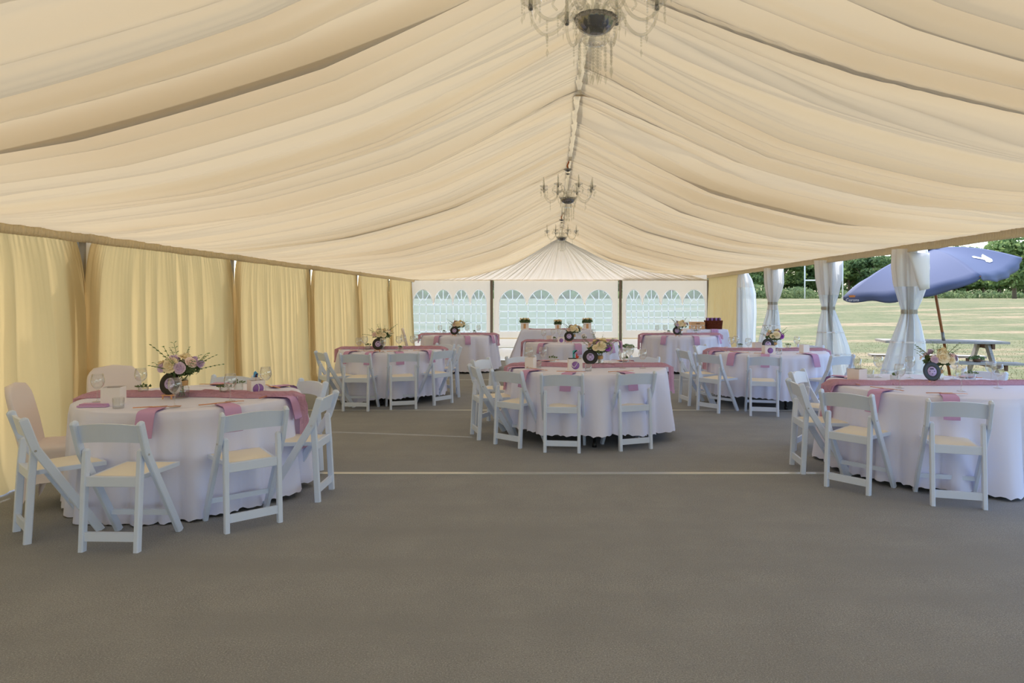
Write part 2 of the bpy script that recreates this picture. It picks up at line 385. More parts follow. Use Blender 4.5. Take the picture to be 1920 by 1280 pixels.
for y in fr_y:
    m = MB(); m.box((XL-.032, y, 1.08), (.05, .10, 2.16)); obj('post', m, M['alu'], wl, smooth=False)
    yy = np.linspace(y-.22, y+.22, 60)[None, :]; t = np.linspace(0, 1, 4)[:, None]
    P = np.stack([XL-.075+.010*np.sin(yy*26)+0*t, yy+0*t, 2.24*(1-t)+0*yy], -1); m = MB(); m.grid(P); obj('wall_sheet', m, M['ridge'], wl)
wr = struct('wall_right', 'open side wall with uprights and one closed curtain panel')
drape('curtain_panel', wr, XR, 17.85, 21.35, 2.20, .01, M['drape'], -1, 301, pull=.02)
drape('curtain_panel', wr, XR, -5.6, .35, 2.25, .01, M['drape'], -1, 302, pull=.05)
for y in [-5.6, -2.6, .4, 3.4, 6.4, 9.4, 12.1, 15.2, 17.8, 21.4]:
    m = MB(); m.box((XR+.03, y, 1.10), (.06, .09, 2.2)); m.box((XR-.003, y, 1.10), (.006, .02, 2.2)); obj('post', m, M['alu'], wr, smooth=False)
# eave header bands
def header(name, x, ya, yb, zt, zb, seed):
    r = np.random.default_rng(seed); y = np.linspace(ya, yb, int((yb-ya)/.012))[None, :]; t = np.linspace(0, 1, 5)[:, None]
    P = np.stack([x+.010*np.sin(y*2*PI/.045+2*np.sin(y*2.3))+.012*np.sin(PI*t), y+0*t, zt+(zb-zt)*t+.003*np.sin(y*7+np.sin(y*3)*2)*t], -1)
    m = MB(); m.grid(P); o = obj(name, m, M['header'], thick=.004); o['kind'] = 'structure'; return o
header('trim_1', XL+.07, Y0, YB, 2.175, 2.075, 1); header('trim_2', XR-.05, Y0, YB, 2.31, 2.19, 2)
m = MB(); m.box(((XL+XR)/2, YB-.02, 2.145), (XR-XL, .05, .035)); o = obj('trim_3', m, M['header'], smooth=False); o['kind'] = 'structure'
m = MB(); m.box((XR+.04, (Y0+YB)/2, 2.27), (.08, YB-Y0, .10)); o = obj('trim_7', m, M['alu'], smooth=False); o['kind'] = 'structure'
# back wall: three white sheets, each with four arched windows of clear sheet
wb = struct('wall_back', 'white back wall with dark uprights')
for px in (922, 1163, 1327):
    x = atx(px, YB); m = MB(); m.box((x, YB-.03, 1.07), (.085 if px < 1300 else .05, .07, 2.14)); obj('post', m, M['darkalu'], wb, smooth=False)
def back_window(idx, pa, pb, arches, label, bot=.52, wav=0):
    w_ = struct(f'window_{idx}', label); yb = YB+.02
    xa, xz = atx(pa, YB), atx(pb, YB)
    A = [(atx(a, YB), atx(b, YB)) for a, b in arches]; top, spring, wbot = (2.14 if idx < 3 else 2.34), 1.42, bot
    ry = .42; r_ = np.random.default_rng(idx)
    # white sheet round the windows
    m = MB(); cols = [xa]
    for a, b in A:
        cols += list(np.linspace(a, b, 15))
    cols.append(xz); cols = sorted(set(cols))
    def low(x):
        for a, b in A:
            if a <= x <= b: 
                u = (x-(a+b)/2)/((b-a)/2); return spring+ry*math.sqrt(max(0, 1-u*u))
        return spring
    wv = lambda x: wav*(math.sin(x*9)+.6*math.sin(x*23+1))
    for x0, x1 in zip(cols[:-1], cols[1:]):
        z0, z1 = low(x0), low(x1)
        m.add([(x0, yb+wv(x0), z0), (x1, yb+wv(x1), z1), (x1, yb+wv(x1)*.5, top), (x0, yb+wv(x0)*.5, top)], [(0,1,2,3)])
    wl_, wr_ = A[0][0], A[-1][1]
    for x0, x1, z0, z1 in ((xa, wl_, .30, spring), (wr_, xz, .30, spring), (wl_, wr_, .30, wbot)):
        m.add([(x0, yb, z0), (x1, yb, z0), (x1, yb, z1), (x0, yb, z1)], [(0,1,2,3)])
    obj('wall_sheet', m, M['pvc'], w_, smooth=False)
    m = MB(); m.box(((xa+xz)/2, yb, .295), (xz-xa, .03, .03)); obj('bottom_bar', m, M['header'], w_, smooth=False)
    m = MB(); m.add([(xa, yb+.03, .28), (xz, yb+.03, .28), (xz, yb+.22, .0), (xa, yb+.22, .0)], [(0,1,2,3)]); obj('ground_skirt', m, M['pvc'], w_, smooth=False)
    # muntin lines and panes
    mu = MB(); lw = .022
    zs = list(np.linspace(wbot, spring-.06, 5)); xs = []
    for a, b in A: xs += [a, a+(b-a)/3, a+2*(b-a)/3]
    xs.append(A[-1][1])
    for i in range(len(A)-1): pass
    for x in xs: mu.box((x, yb-.006, (wbot+spring-.06)/2), (lw*.8, .004, spring-.06-wbot))
    for z in zs: mu.box(((wl_+wr_)/2, yb-.006, z), (wr_-wl_, .004, lw*.8))
    for k in range(len(xs)-1):
        for q in range(4):
            p = MB(); p.add([(xs[k], yb, zs[q]), (xs[k+1], yb, zs[q]), (xs[k+1], yb, zs[q+1]), (xs[k], yb, zs[q+1])], [(0,1,2,3)])
            obj('pane', p, M['pane'], w_, smooth=False)
    zb = spring-.06
    for a, b in A:
        c, hw = (a+b)/2, (b-a)/2; ri = .36
        E = lambda th, k: (c+hw*k*math.cos(th), yb, (zb if k < 1 else zb)+(ry+.06)*k*math.sin(th))
        angs = [0, PI*.27, PI*.5, PI*.73, PI]
        for q in range(4):
            th = np.linspace(angs[q], angs[q+1], 6); p = MB()
            vs = [E(x, ri) for x in th]+[E(x, 1.0) for x in th]
            p.add(vs, [(i, i+1, i+7, i+6) for i in range(5)]); obj('pane', p, M['pane'], w_, smooth=False)
        th = np.linspace(0, PI, 9); p = MB(); p.add([(c, yb, zb)]+[E(x, ri) for x in th], [(0, i+1, i+2) for i in range(8)]); obj('pane', p, M['pane'], w_, smooth=False)
        for x in angs[1:4]:
            p0, p1 = E(x, ri), E(x, 1.0); mu.bar([(p0[0], yb-.006, p0[2]), (p1[0], yb-.006, p1[2])], lw, .004, (1,0,.3))
        th = np.linspace(0, PI, 12); mu.tube([(E(x, ri)[0], yb-.006, E(x, ri)[2]) for x in th], lw*.5, 5)
        th = np.linspace(0, PI, 16); mu.tube([(E(x, 1)[0], yb-.006, E(x, 1)[2]) for x in th], lw*.6, 5)
    obj('muntin_lattice', mu, M['weld'], w_, smooth=False)
back_window(1, 769, 919, [(774,811), (814,848), (850,880), (883,912)], 'white sheet with four narrow arched clear windows', bot=.22, wav=.006)
back_window(2, 926, 1159, [(936,986), (990,1040), (1044,1094), (1098,1148)], 'white sheet with four wide arched clear windows')
back_window(3, 1167, 1326, [(1174,1203), (1206,1237), (1241,1278), (1281,1322)], 'white sheet with four arched windows behind the wicker basket', bot=.56)
# dance floor of white gloss tiles
df = tag(thing('dance_floor', 'white gloss tiled dance floor before the arched back windows', 'dance floor', (0,0,0)))
tm = MB(); tm.box((0,0,.011), (.596,.596,.022)); tme = tm.mesh('tile', M['dance'], False)
for i in range(11):
    for j in range(7): link('tile', tme, df, (-3.1+.6*i, 17.1+.6*j, 0))
m = MB()
for a, b in (((-3.41,16.78), (3.21,16.78)), ((-3.41,16.78), (-3.41,21.02)), ((3.21,16.78), (3.21,21.02))):
    m.bar([(a[0], a[1], .011), (b[0], b[1], .011)], .03, .022, (0,0,1))
obj('edge_ramp', m, M['strip'], df, smooth=False)

# ------------------------------------------------------------------ field outside
def th(x, y):
    d = np.hypot(x, y); q = np.clip((d-18)/80, 0, 1); q = q*q*(3-2*q)
    return -.045+1.60*q+np.maximum(0, d-98)*.0022
gx = np.concatenate([np.linspace(-160, -8, 40), np.linspace(-7, 24, 60), np.linspace(26, 320, 80)]); gy = np.concatenate([np.linspace(-30, 0, 10), np.linspace(1, 40, 70), np.linspace(42, 330, 90)])
X, Y = np.meshgrid(gx, gy, indexing='ij'); m = MB(); m.grid(np.stack([X, Y, th(X, Y)], -1)); g = obj('ground', m, M['grass']); g['kind'] = 'structure'
r = np.random.default_rng(3); N = 26000
bx = r.uniform(5.2, 17, N); by = r.uniform(6.5, 24, N); k = r.random(N) < np.exp(-(by-6.5)/14); bx, by = bx[k], by[k]
a = r.uniform(0, 2*PI, len(bx)); h = r.uniform(.02, .055, len(bx)); bz = th(bx, by); wd = .006
V = np.stack([np.stack([bx-wd*np.cos(a), by-wd*np.sin(a), bz], -1), np.stack([bx+wd*np.cos(a), by+wd*np.sin(a), bz], -1), np.stack([bx+r.normal(0,.02,len(bx)), by+r.normal(0,.02,len(bx)), bz+h], -1)], 1).reshape(-1, 3)
m = MB(); m.v = V.tolist(); m.f = [(3*i, 3*i+1, 3*i+2) for i in range(len(bx))]; tag(obj('grass', m, M['blade'], smooth=False), 'short straw and green grass outside the open side', 'grass', kind='stuff')

def leaf_cloud(seed, n, size, blobs):
    r = np.random.default_rng(seed); m = MB(); V = []
    wts = np.array([b[3]**2 for b in blobs]); wts = wts/wts.sum(); ids = r.choice(len(blobs), n, p=wts)
    for i in ids:
        bx, by, bz, br, bzr = blobs[i]; d = r.normal(size=3); d /= np.linalg.norm(d); rad = r.uniform(.72, 1.05)
        c = np.array([bx+d[0]*br*rad, by+d[1]*br*rad, bz+d[2]*bzr*rad])
        n_ = d*.6+r.normal(size=3)*.6; n_ /= np.linalg.norm(n_); u = np.cross(n_, r.normal(size=3)); u /= np.linalg.norm(u); v = np.cross(n_, u); s = size*r.uniform(.6, 1.3)
        V += [c-u*s, c-v*s*.55, c+u*s, c+v*s*.55]
    m.v = [tuple(x) for x in V]; m.f = [(4*i, 4*i+1, 4*i+2, 4*i+3) for i in range(n)]; return m
def tree_blobs(seed, H, W):
    r = np.random.default_rng(seed); B = []
    for i in range(16):
        t = r.uniform(.30, .92); k = W*math.sin(PI*min(1, (t-.12)/.95))**.7*.55; a = r.uniform(0, 2*PI); q = r.uniform(.2, 1)*k
        br = r.uniform(.28, .42)*W*.55; B.append((q*math.cos(a), q*math.sin(a), t*H, br, br*.8))
    return B
tree_me = []
for v in range(6):
    H = 9; W = 7; m = leaf_cloud(50+v, 2600, .34, tree_blobs(80+v, H, W)); cm = m.mesh('crown', M['tree2' if v % 2 else 'tree'], False)
    t = MB(); t.tube([(0,0,-.3), (.05,0,1.8), (.1,.1,4.2), (.2,.1,6.5)], [.28,.22,.16,.06], 7)
    for q in range(4):
        a = q*1.7+v; t.tube([(.07,.05,2.6+q*.5), (math.cos(a)*1.2, math.sin(a)*1.2, 4.3+q*.6), (math.cos(a)*2, math.sin(a)*2, 5.6+q*.5)], [.1,.07,.03], 5)
    tree_me.append((cm, t.mesh('trunk', M['bark'])))
def tree(px, d, H, v, label, group, wide=1.0):
    x = atx(px, d); o = thing('tree', label, 'tree', (x, d, float(th(x, d))-.1), random.uniform(0, 6), group); s = H/9
    o.scale = (s*wide, s*wide, s); link('crown', tree_me[v][0], o); link('trunk', tree_me[v][1], o); return o
random.seed(4)
px = 1372; i = 0
Rt = []
while px < 2060:
    top = 470 if px < 1600 else (476 if px < 1700 else (486 if px < 1850 else 470)); d = random.uniform(112, 128)
    Rt.append((px, d, (560-top)*d/1267*random.uniform(.92, 1.1)-.1, random.randrange(6))); px += random.uniform(24, 32)
for i, q in enumerate(Rt): tree(*q, f'leafy tree edging the field, {ORD[i]} from the closed curtain panel', 'trees along the field beyond the open side', 1.25)
tree(1902, 88, 8.2, 2, 'large spreading tree with bare pale trunk behind the parasol tip', 'trees along the field beyond the open side', 1.15)
tree(1792, 150, 11.4, 4, 'pale distant tree top rising above the parasol', 'trees along the field beyond the open side', 1.2)
px = 760; Bt = []
while px < 1345: Bt.append(px); px += random.uniform(34, 44)
for i, p in enumerate(Bt): tree(p, random.uniform(118, 132), random.uniform(5.2, 7.0), random.randrange(6), f'hazy tree seen through the arched windows, {ORD[i]} from the yellow curtain', 'trees beyond the back windows', 1.5)
# undergrowth in front of the trees
B = []
for p in np.arange(1360, 2040, 7):
    d = 104+random.uniform(-2, 4); x = atx(p, d); rr = random.uniform(.7, 1.3)*(1.25 if p < 1520 else .8); B.append((x, d, float(th(x, d))+rr*.6, rr, rr*.8))
m = leaf_cloud(5, 9000, .22, B); tag(obj('undergrowth', m, M['bush'], smooth=False), 'pale green bushes and nettles along the field edge', 'undergrowth', kind='stuff')
B = []
for p in np.arange(750, 1350, 8):
    d = 112+random.uniform(-2, 4); x = atx(p, d); rr = random.uniform(.8, 1.4); B.append((x, d, float(th(x, d))+rr*.6, rr, rr*.8))
for p in np.arange(740, 1360, 11):
    d = 135+random.uniform(-2, 3); x = atx(p, d); B.append((x, d, float(th(x, d))+2.0, 2.1, 2.4))
m = leaf_cloud(6, 12000, .40, B); tag(obj('undergrowth', m, M['tree'], smooth=False), 'dark hedge line seen through the arched back windows', 'undergrowth', kind='stuff')
B = []
for p in np.arange(1350, 2060, 10):
    d = 132+random.uniform(-2, 3); x = atx(p, d); B.append((x, d, float(th(x, d))+1.9, 2.0, 2.2))
m = leaf_cloud(8, 7000, .42, B); tag(obj('undergrowth', m, M['tree2'], smooth=False), 'dense dark understorey between the tree trunks past the field', 'undergrowth', kind='stuff')
# rugby posts
d = 98; xa, xb = atx(1509, d), atx(1580, d); z0 = float(th((xa+xb)/2, d))
gp = thing('goal_posts', 'white rugby goal posts on the field between the tied side sheets', 'goal', ((xa+xb)/2, d, z0))
for x in (xa, xb):
    m = MB(); m.tube([(x-(xa+xb)/2, 0, -.1), (x-(xa+xb)/2, 0, 7.6)], .10, 8); obj('post', m, M['goal'], gp)
m = MB(); m.tube([(-(xb-xa)/2, 0, 2.65), ((xb-xa)/2, 0, 2.65)], .09, 8); obj('crossbar', m, M['goal'], gp)
# two distant people
def person(px, d, H, shirt, legs, label):
    x = atx(px, d); o = thing('person', label, 'person', (x, d, float(th(x, d))), random.uniform(2.5, 3.6)); k = H/1.72
    def skin(name, pts, edges, rad, mt):
        me = bpy.data.meshes.new(name); me.from_pydata([(p[0]*k, p[1]*k, p[2]*k) for p in pts], edges, []); me.materials.append(mt)
        ob = link(name, me, o); md = ob.modifiers.new('skin', 'SKIN'); md.use_smooth_shade = True
        for i, v in enumerate(me.skin_vertices[0].data): v.radius = (rad[i]*k, rad[i]*k); v.use_root = (i == 0)
        sb = ob.modifiers.new('sub', 'SUBSURF'); sb.levels = 1; sb.render_levels = 1
    pts = [(0,0,.95), (0,0,1.2), (0,0,1.42), (0,.01,1.52), (0,.03,1.62), (0,.02,1.70), (.18,0,1.40), (.25,.04,1.14), (.24,.14,.92), (-.18,0,1.40), (-.25,-.04,1.14), (-.24,.06,.92), (.1,0,.9), (.11,.12,.5), (.11,.04,.06), (.11,.16,.03), (-.1,0,.9), (-.11,-.04,.5), (-.11,-.16,.06), (-.11,-.05,.03)]
    ed = [(0,1), (1,2), (2,3), (3,4), (4,5), (2,6), (6,7), (7,8), (2,9), (9,10), (10,11), (0,12), (12,13), (13,14), (14,15), (0,16), (16,17), (17,18), (18,19)]
    rad = [.13,.13,.14,.055,.10,.07,.055,.042,.035,.055,.042,.035,.085,.06,.04,.035,.085,.06,.04,.035]
    skin('body', pts, ed, rad, M['skin'])
    skin('shirt', [(0,0,.92), (0,0,1.2), (0,0,1.42), (.18,0,1.40), (.235,.03,1.2), (-.18,0,1.40), (-.235,-.03,1.2)], [(0,1), (1,2), (2,3), (3,4), (2,5), (5,6)], [.15,.15,.155,.07,.06,.07,.06], shirt)
    skin('shorts', [(0,0,.95), (.1,0,.88), (.11,.07,.62), (-.1,0,.88), (-.11,-.03,.62)], [(0,1), (1,2), (0,3), (3,4)], [.14,.1,.085,.1,.085], legs)
    m = MB(); m.ball((0, 0, 1.665*k), .105*k, 10, 7, (1, 1.02, .95)); obj('hair', m, M['hair'], o)
person(1869, 150, 1.72, M['red'], M['red'], 'person in red standing at the field edge beyond the parasol')
person(1913, 152, 1.45, M['whitecloth'], M['darkcloth'], 'person in pale top standing beyond the bare tree trunk')

# picnic table
ct, rt = Vector((7.2, 12.55, -.04)), math.radians(-11)
pt = thing('picnic_table', 'weathered grey wooden picnic table on the grass outside', 'picnic table', ct, rt)
pl = MB(); pl.bar([(-1.03,0,0), (1.03,0,0)], .135, .04, (0,1,0), .1); plm = pl.mesh('plank', M['grey_wood'], False)
for j in range(5): link('plank', plm, pt, (0, -.29+.145*j, .80+random.uniform(-.002,.002)))
for y in (-.80, -.655): link('seat_plank', plm, pt, (0, y, .47))
for y in (.80, .655): link('seat_plank', plm, pt, (0, y, .47))
for x in (-.72, .72):
    for s in (-1, 1):
        m = MB(); m.bar([(x, s*.20, .77), (x, s*.74, .0)], .05, .12, (1,0,0), .1); obj('leg', m, M['grey_wood'], pt, smooth=False)
    m = MB(); m.box((x+.05, 0, .735), (.045, .68, .10)); obj('top_brace', m, M['dark_wood'], pt, smooth=False)
    m = MB(); m.box((x+.05, 0, .40), (.045, 1.66, .10)); obj('seat_brace', m, M['dark_wood'], pt, smooth=False)
# little planter on its seat
q = pt.matrix_basis @ Vector((.35, -.73, .49))
po = thing('planter', 'small brown planter with wispy greenery on the picnic bench', 'planter', q)
m = MB(); m.lathe([(.001,0), (.05,0), (.075,.05), (.07,.055), (.001,.045)], 14); obj('bowl', m, M['dark_wood'], po)
m = leaf_cloud(9, 160, .022, [(0,0,.075,.09,.035), (.1,0,.06,.04,.03), (-.1,.02,.07,.05,.03)]); obj('foliage', m, M['leaf'], po, False)

# parasol
um = thing('parasol', 'large tilted navy canvas parasol through the picnic table', 'parasol', (7.39, 12.5, -.04))
base = Vector((7.39, 12.5, -.04)); C = Vector((6.97, 12.35, 1.95)); e1 = Vector((math.cos(.21), .05, math.sin(.21)))*1.72; e2 = Vector((-.22, -1.70, -.03))
ax = Vector((-.2, 0, .98)); apex = C+ax*.53
cor = [C-e1, C+e2, C+e1, C-e2+Vector((-.30, 0, .04))]
def canopy(pi, s, t):
    """s along the edge, t from apex to edge"""
    a, b = cor[pi], cor[(pi+1) % 4]; e = a.lerp(b, s); p = apex.lerp(e, t)
    p = p+ax*(.10*math.sin(PI*min(t,1))*(1-.4*math.sin(PI*s)))            # ribs bow, cloth sinks between
    p = p-ax*(.10*math.sin(PI*s)*t*t) if pi != 3 else p+ax*(.11*math.sin(PI*s)*t*t)
    return p
for pi in range(4):
    P = []
    for i in range(13):
        t = .07+.93*i/12; P.append([canopy(pi, j/28, t)-base for j in range(29)])
    rr = random.Random(pi+3)
    for i in range(1, 4):
        row = []
        for j in range(29):
            s = j/28; e = canopy(pi, s, 1.0); outv = (e-apex).normalized(); d_ = .045*i*(.45+.55*math.sin(PI*s)**.5)
            row.append(e-base-ax*d_*(.95+.12*math.sin(s*19+pi))+outv*(.010*i*math.sin(s*22+pi*2+.5)))
        P.append(row)
    m = MB(); m.grid(np.array([[tuple(v) for v in r_] for r_ in P])); obj('canopy_panel', m, M['navy'], um, thick=.004)
    m = MB(); m.tube([canopy(pi, 0, t)-base-ax*.02 for t in np.linspace(.03, 1, 10)], .012, 6); obj('rib', m, M['pole'], um)
m = MB(); top = apex-base+ax*.10
vs = [top]; 
for pi in range(4):
    for s in (0, .5): vs.append(canopy(pi, s, .13)-base+ax*(.05+.015*(s > 0)))
m.add(vs, [(0, 1+i, 1+(i+1) % 8) for i in range(8)]); obj('vent_cap', m, M['navy'], um, thick=.004)
m = MB(); m.tube([(0,0,0), apex-base+ax*.12], .024, 10); obj('pole', m, M['pole'], um)
m = MB(); pd = (apex-base).normalized(); m.tube([pd*.80, pd*1.0], .029, 10); obj('sleeve', m, M['alu'], um)
def decal(pi, pts, c, sc, mt, name, parent, flip=1, lift=.012):
    """flat print laid on a canopy panel; pts in panel units around (s, t)"""
    m = MB(); V = []
    for (x, y) in pts: 
        p = canopy(pi, c[0]+x*sc, c[1]+y*sc*flip); V.append(p-base+ax*lift)
    m.add(V, [tuple(range(len(V)))]); m.add([v-ax*.002 for v in V], []); return obj(name, m, mt, parent, False)
em = [(-.9,.7), (-.5,1.0), (-.1,.9), (0,.55), (.15,.25), (.9,.5), (1.35,.55), (1.0,.05), (.75,-.5), (.25,-.75), (-.3,-.7), (-.55,-.45), (-.2,-.2), (-.35,.2), (-.6,.45)]
for pi, sc_ in ((1, (.60, .72)), (0, (.5, .66))): decal(pi, [(x, -y) for x, y in em], sc_, .125, M['white'], 'emblem', um)
# lettering on the valance at the low corner
tcv = bpy.data.curves.new('lettering', 'FONT'); tcv.body = 'Corona'; tcv.size = .075; tcv.extrude = .001; tcv.align_x = 'CENTER'; tcv.materials.append(M['white'])
lp = canopy(0, .075, 1.0)-ax*.045; dx = (canopy(0, .12, .995)-canopy(0, .03, .995)).normalized(); dn = (-ax+(.35*(canopy(0,.07,1)-apex).normalized())).normalized()
dz = (ax-dx*ax.dot(dx)).normalized(); nz_ = dx.cross(dz).normalized()
tmp = bpy.data.objects.new('tmp', tcv); COL.objects.link(tmp); bpy.context.view_layer.update()
lme = bpy.data.meshes.new_from_object(tmp.evaluated_get(bpy.context.evaluated_depsgraph_get())); bpy.data.objects.remove(tmp)
lo = link('lettering', lme, um); lo.matrix_local = Matrix.Translation(lp-base+nz_*.035-dz*.04) @ Matrix((dx, dz, nz_)).transposed().to_4x4()
m = MB(); cp = [(-.11,.0), (-.14,.10), (-.07,.06), (-.05,.12), (0,.07), (.05,.12), (.07,.06), (.14,.10), (.11,0)]
m.add([lp-base+nz_*.035+dx*x*.45+dz*(y*.40+.035) for x, y in cp], [tuple(range(9))]); obj('crown_mark', m, M['orange'], um, False)

# tied-back side sheets
def gather(y, cx, prof, label, seed, tie=None, white_to=1.75, flap=False):
    o = thing('side_sheet', label, 'side sheet', (XR+.02, y, 0), 0, 'tied side sheets along the open side'); r = random.Random(seed)
    ph = [r.uniform(0, 6) for _ in range(6)]; hs = [p[0] for p in prof]
    def ring(h):
        hw = float(np.interp(-h, [-a for a in hs], [p[1] for p in prof])); off = float(np.interp(-h, [-a for a in hs], [p[2] for p in prof]))
        out = []
        for j in range(64):
            a = 2*PI*j/64; k = 1+.16*math.sin(7*a+ph[0])+.13*math.sin(11*a+ph[1]+h*.6)+.07*math.sin(19*a+ph[2])
            out.append((off+hw*k*math.cos(a), (.55*hw+.02)*k*math.sin(a), h))
        return out
    def part(name, h0, h1, mt):
        n = max(4, int((h0-h1)/.05)); P = np.array([ring(h0+(h1-h0)*i/n) for i in range(n+1)]); m = MB(); m.grid(P, True); return obj(name, m, mt, o)
    part('upper_cloth', prof[0][0], white_to, M['sheetw']); part('clear_sheet', white_to, prof[-1][0], M['clearsheet'])
    if tie:
        pts = ring(tie); m = MB(); m.grid(np.array([[(x*1.12, yy*1.12, tie+.03) for x, yy, _ in pts], [(x*1.16, yy*1.16, tie) for x, yy, _ in pts], [(x*1.12, yy*1.12, tie-.03) for x, yy, _ in pts]]), True)
        obj('tie', m, M['greysheet'], o)
    for hh in (.95, .55):
        if tie:
            pts = ring(hh); m = MB(); m.grid(np.array([[(x*1.02, yy*1.05, hh+.012) for x, yy, _ in pts], [(x*1.02, yy*1.05, hh-.012) for x, yy, _ in pts]]), True); obj('strap', m, M['white'], o)
    if flap:
        m = MB(); P = []
        for i in range(7):
            t = i/6; P.append([(-.10+.30*s+.16*t*(1-s), -.17-.03*math.sin(PI*s)*t, 2.18-.10*s*t-(.52*t*(1-.25*s))) for s in np.linspace(0, 1, 7)])
        m.grid(np.array(P)); obj('folded_flap', m, M['sheetw'], o, thick=.003)
    return o
gather(9.42, 0, [(2.24,.20,.02), (2.0,.22,.03), (1.75,.20,.03), (1.5,.13,.02), (1.37,.085,.01), (1.2,.14,.01), (.9,.22,-.02), (.5,.28,-.08), (.02,.34,-.14)], 'gathered white and clear side sheet tied beside the parasol', 1, 1.37, 1.72, True)
gather(12.15, 0, [(2.24,.20,.0), (1.9,.19,.01), (1.6,.14,.01), (1.38,.085,.0), (1.1,.16,.03), (.7,.24,.09), (.02,.34,.17)], 'clear side sheet tied to the upright next to the rugby posts', 2, 1.38, 1.62)
gather(15.2, 0, [(2.24,.19,.03), (1.9,.19,.04), (1.6,.13,.02), (1.45,.08,.0), (1.2,.12,.0), (.7,.2,-.05), (.02,.28,-.1)], 'narrow white side sheet tied between field bushes and rugby posts', 3, 1.45, 1.3)
gather(17.75, 0, [(2.24,.10,.05), (2.05,.16,.08), (1.7,.20,.12), (1.2,.21,.13), (.6,.20,.12), (.02,.2,.12)], 'untied hanging clear sheet beside the closed yellow curtain', 4, None, 1.85)

# ------------------------------------------------------------------ tables
TN = {}
def round_table(key, name, x, y, r, hem, label, seed):
    TN[key] = dict(n=name, x=x, y=y, r=r)
    t = thing('round_table', f'round folding banquet table under {label}', 'table', (x, y, 0), 0, 'round banquet tables')
    m = MB(); m.lathe([(.001,.735), (r-.02,.735), (r-.01,.745), (r-.02,.757), (.001,.757)], 48); obj('tabletop', m, M['grey_wood'], t)
    for k in range(4):
        a = k*PI/2+.03; c_, s_ = math.cos(a), math.sin(a)
        m = MB(); m.tube([(c_*r*.70, s_*r*.70, .735), (c_*r*.88, s_*r*.88, .02)], .016, 8); lg = obj('leg', m, M['black'], t)
        m = MB(); m.tube([(c_*r*.88, s_*r*.88, .05), (c_*r*.885, s_*r*.885, 0)], .024, 8); obj('rubber_foot', m, M['black'], lg)
    rr = np.random.default_rng(seed); n = 220; th_ = np.linspace(0, 2*PI, n, endpoint=False)[None, :]
    fo = Folds(rr, 0, 2*PI, .27, .12, .52, .35, .16); fo.b = fo.b*(2*PI/fo.b[-1]); fo2 = Folds(rr, 0, 2*PI, .16, .08, .3, .35, .10); fo2.b = fo2.b*(2*PI/fo2.b[-1])
    F = fo(th_)/.09; F2 = fo2(th_)/.1; rows = []
    for q in (.02, .5, .8, .95): rows.append(np.stack([q*r*np.cos(th_)[0], q*r*np.sin(th_)[0], np.full(n, .765)], -1))
    rows.append(np.stack([(r+.002)*np.cos(th_)[0], (r+.002)*np.sin(th_)[0], np.full(n, .760)], -1))
    low = vnoise(rr, 9)(th_*9/(2*PI))
    for i in range(1, 15):
        t_ = i/14; A = t_**.65; R = r+.010+.040*t_+A*(.082*F+.020*F2)-.05*A
        zz = .755+(hem-.755)*t_ + (.018*np.abs(np.sin(th_*34)) + .018*low)*t_**6
        rows.append(np.stack([(R*np.cos(th_))[0], (R*np.sin(th_))[0], np.maximum(zz[0], .006)], -1))
    m = MB(); m.grid(np.array(rows), True)
    o = obj('tablecloth', m, M['cloth'], loc=(x, y, 0)); tag(o, f'{label}', 'tablecloth', 'white round tablecloths')
round_table('a', 'the front curtain-side table', -2.90, 5.46, .81, .012, 'white cloth on the front table beside the yellow curtain', 1)
round_table('b', 'the front centre table', .42, 7.85, .89, .13, 'short white cloth on the front centre table', 2)
round_table('c', 'the front parasol-side table', 3.50, 6.20, .91, .02, 'white cloth on the front table beside the parasol', 3)
round_table('d', 'the second curtain-side table', -2.50, 10.55, .79, .08, 'white cloth on the second table by the yellow curtain', 4)
round_table('e', 'the second open-side table', 3.25, 10.22, .87, .14, 'white cloth on the second table along the open side', 5)
round_table('f', 'the far curtain-side table', -2.04, 14.80, .80, .02, 'white cloth on the far table nearest the curtain corner', 6)
round_table('g', 'the far basket-side table', 2.80, 14.75, .83, .02, 'white cloth on the far table before the wicker basket', 7)
round_table('h', 'the far centre table', .36, 12.4, .84, .05, 'white cloth on the middle table before the flower boxes', 8)

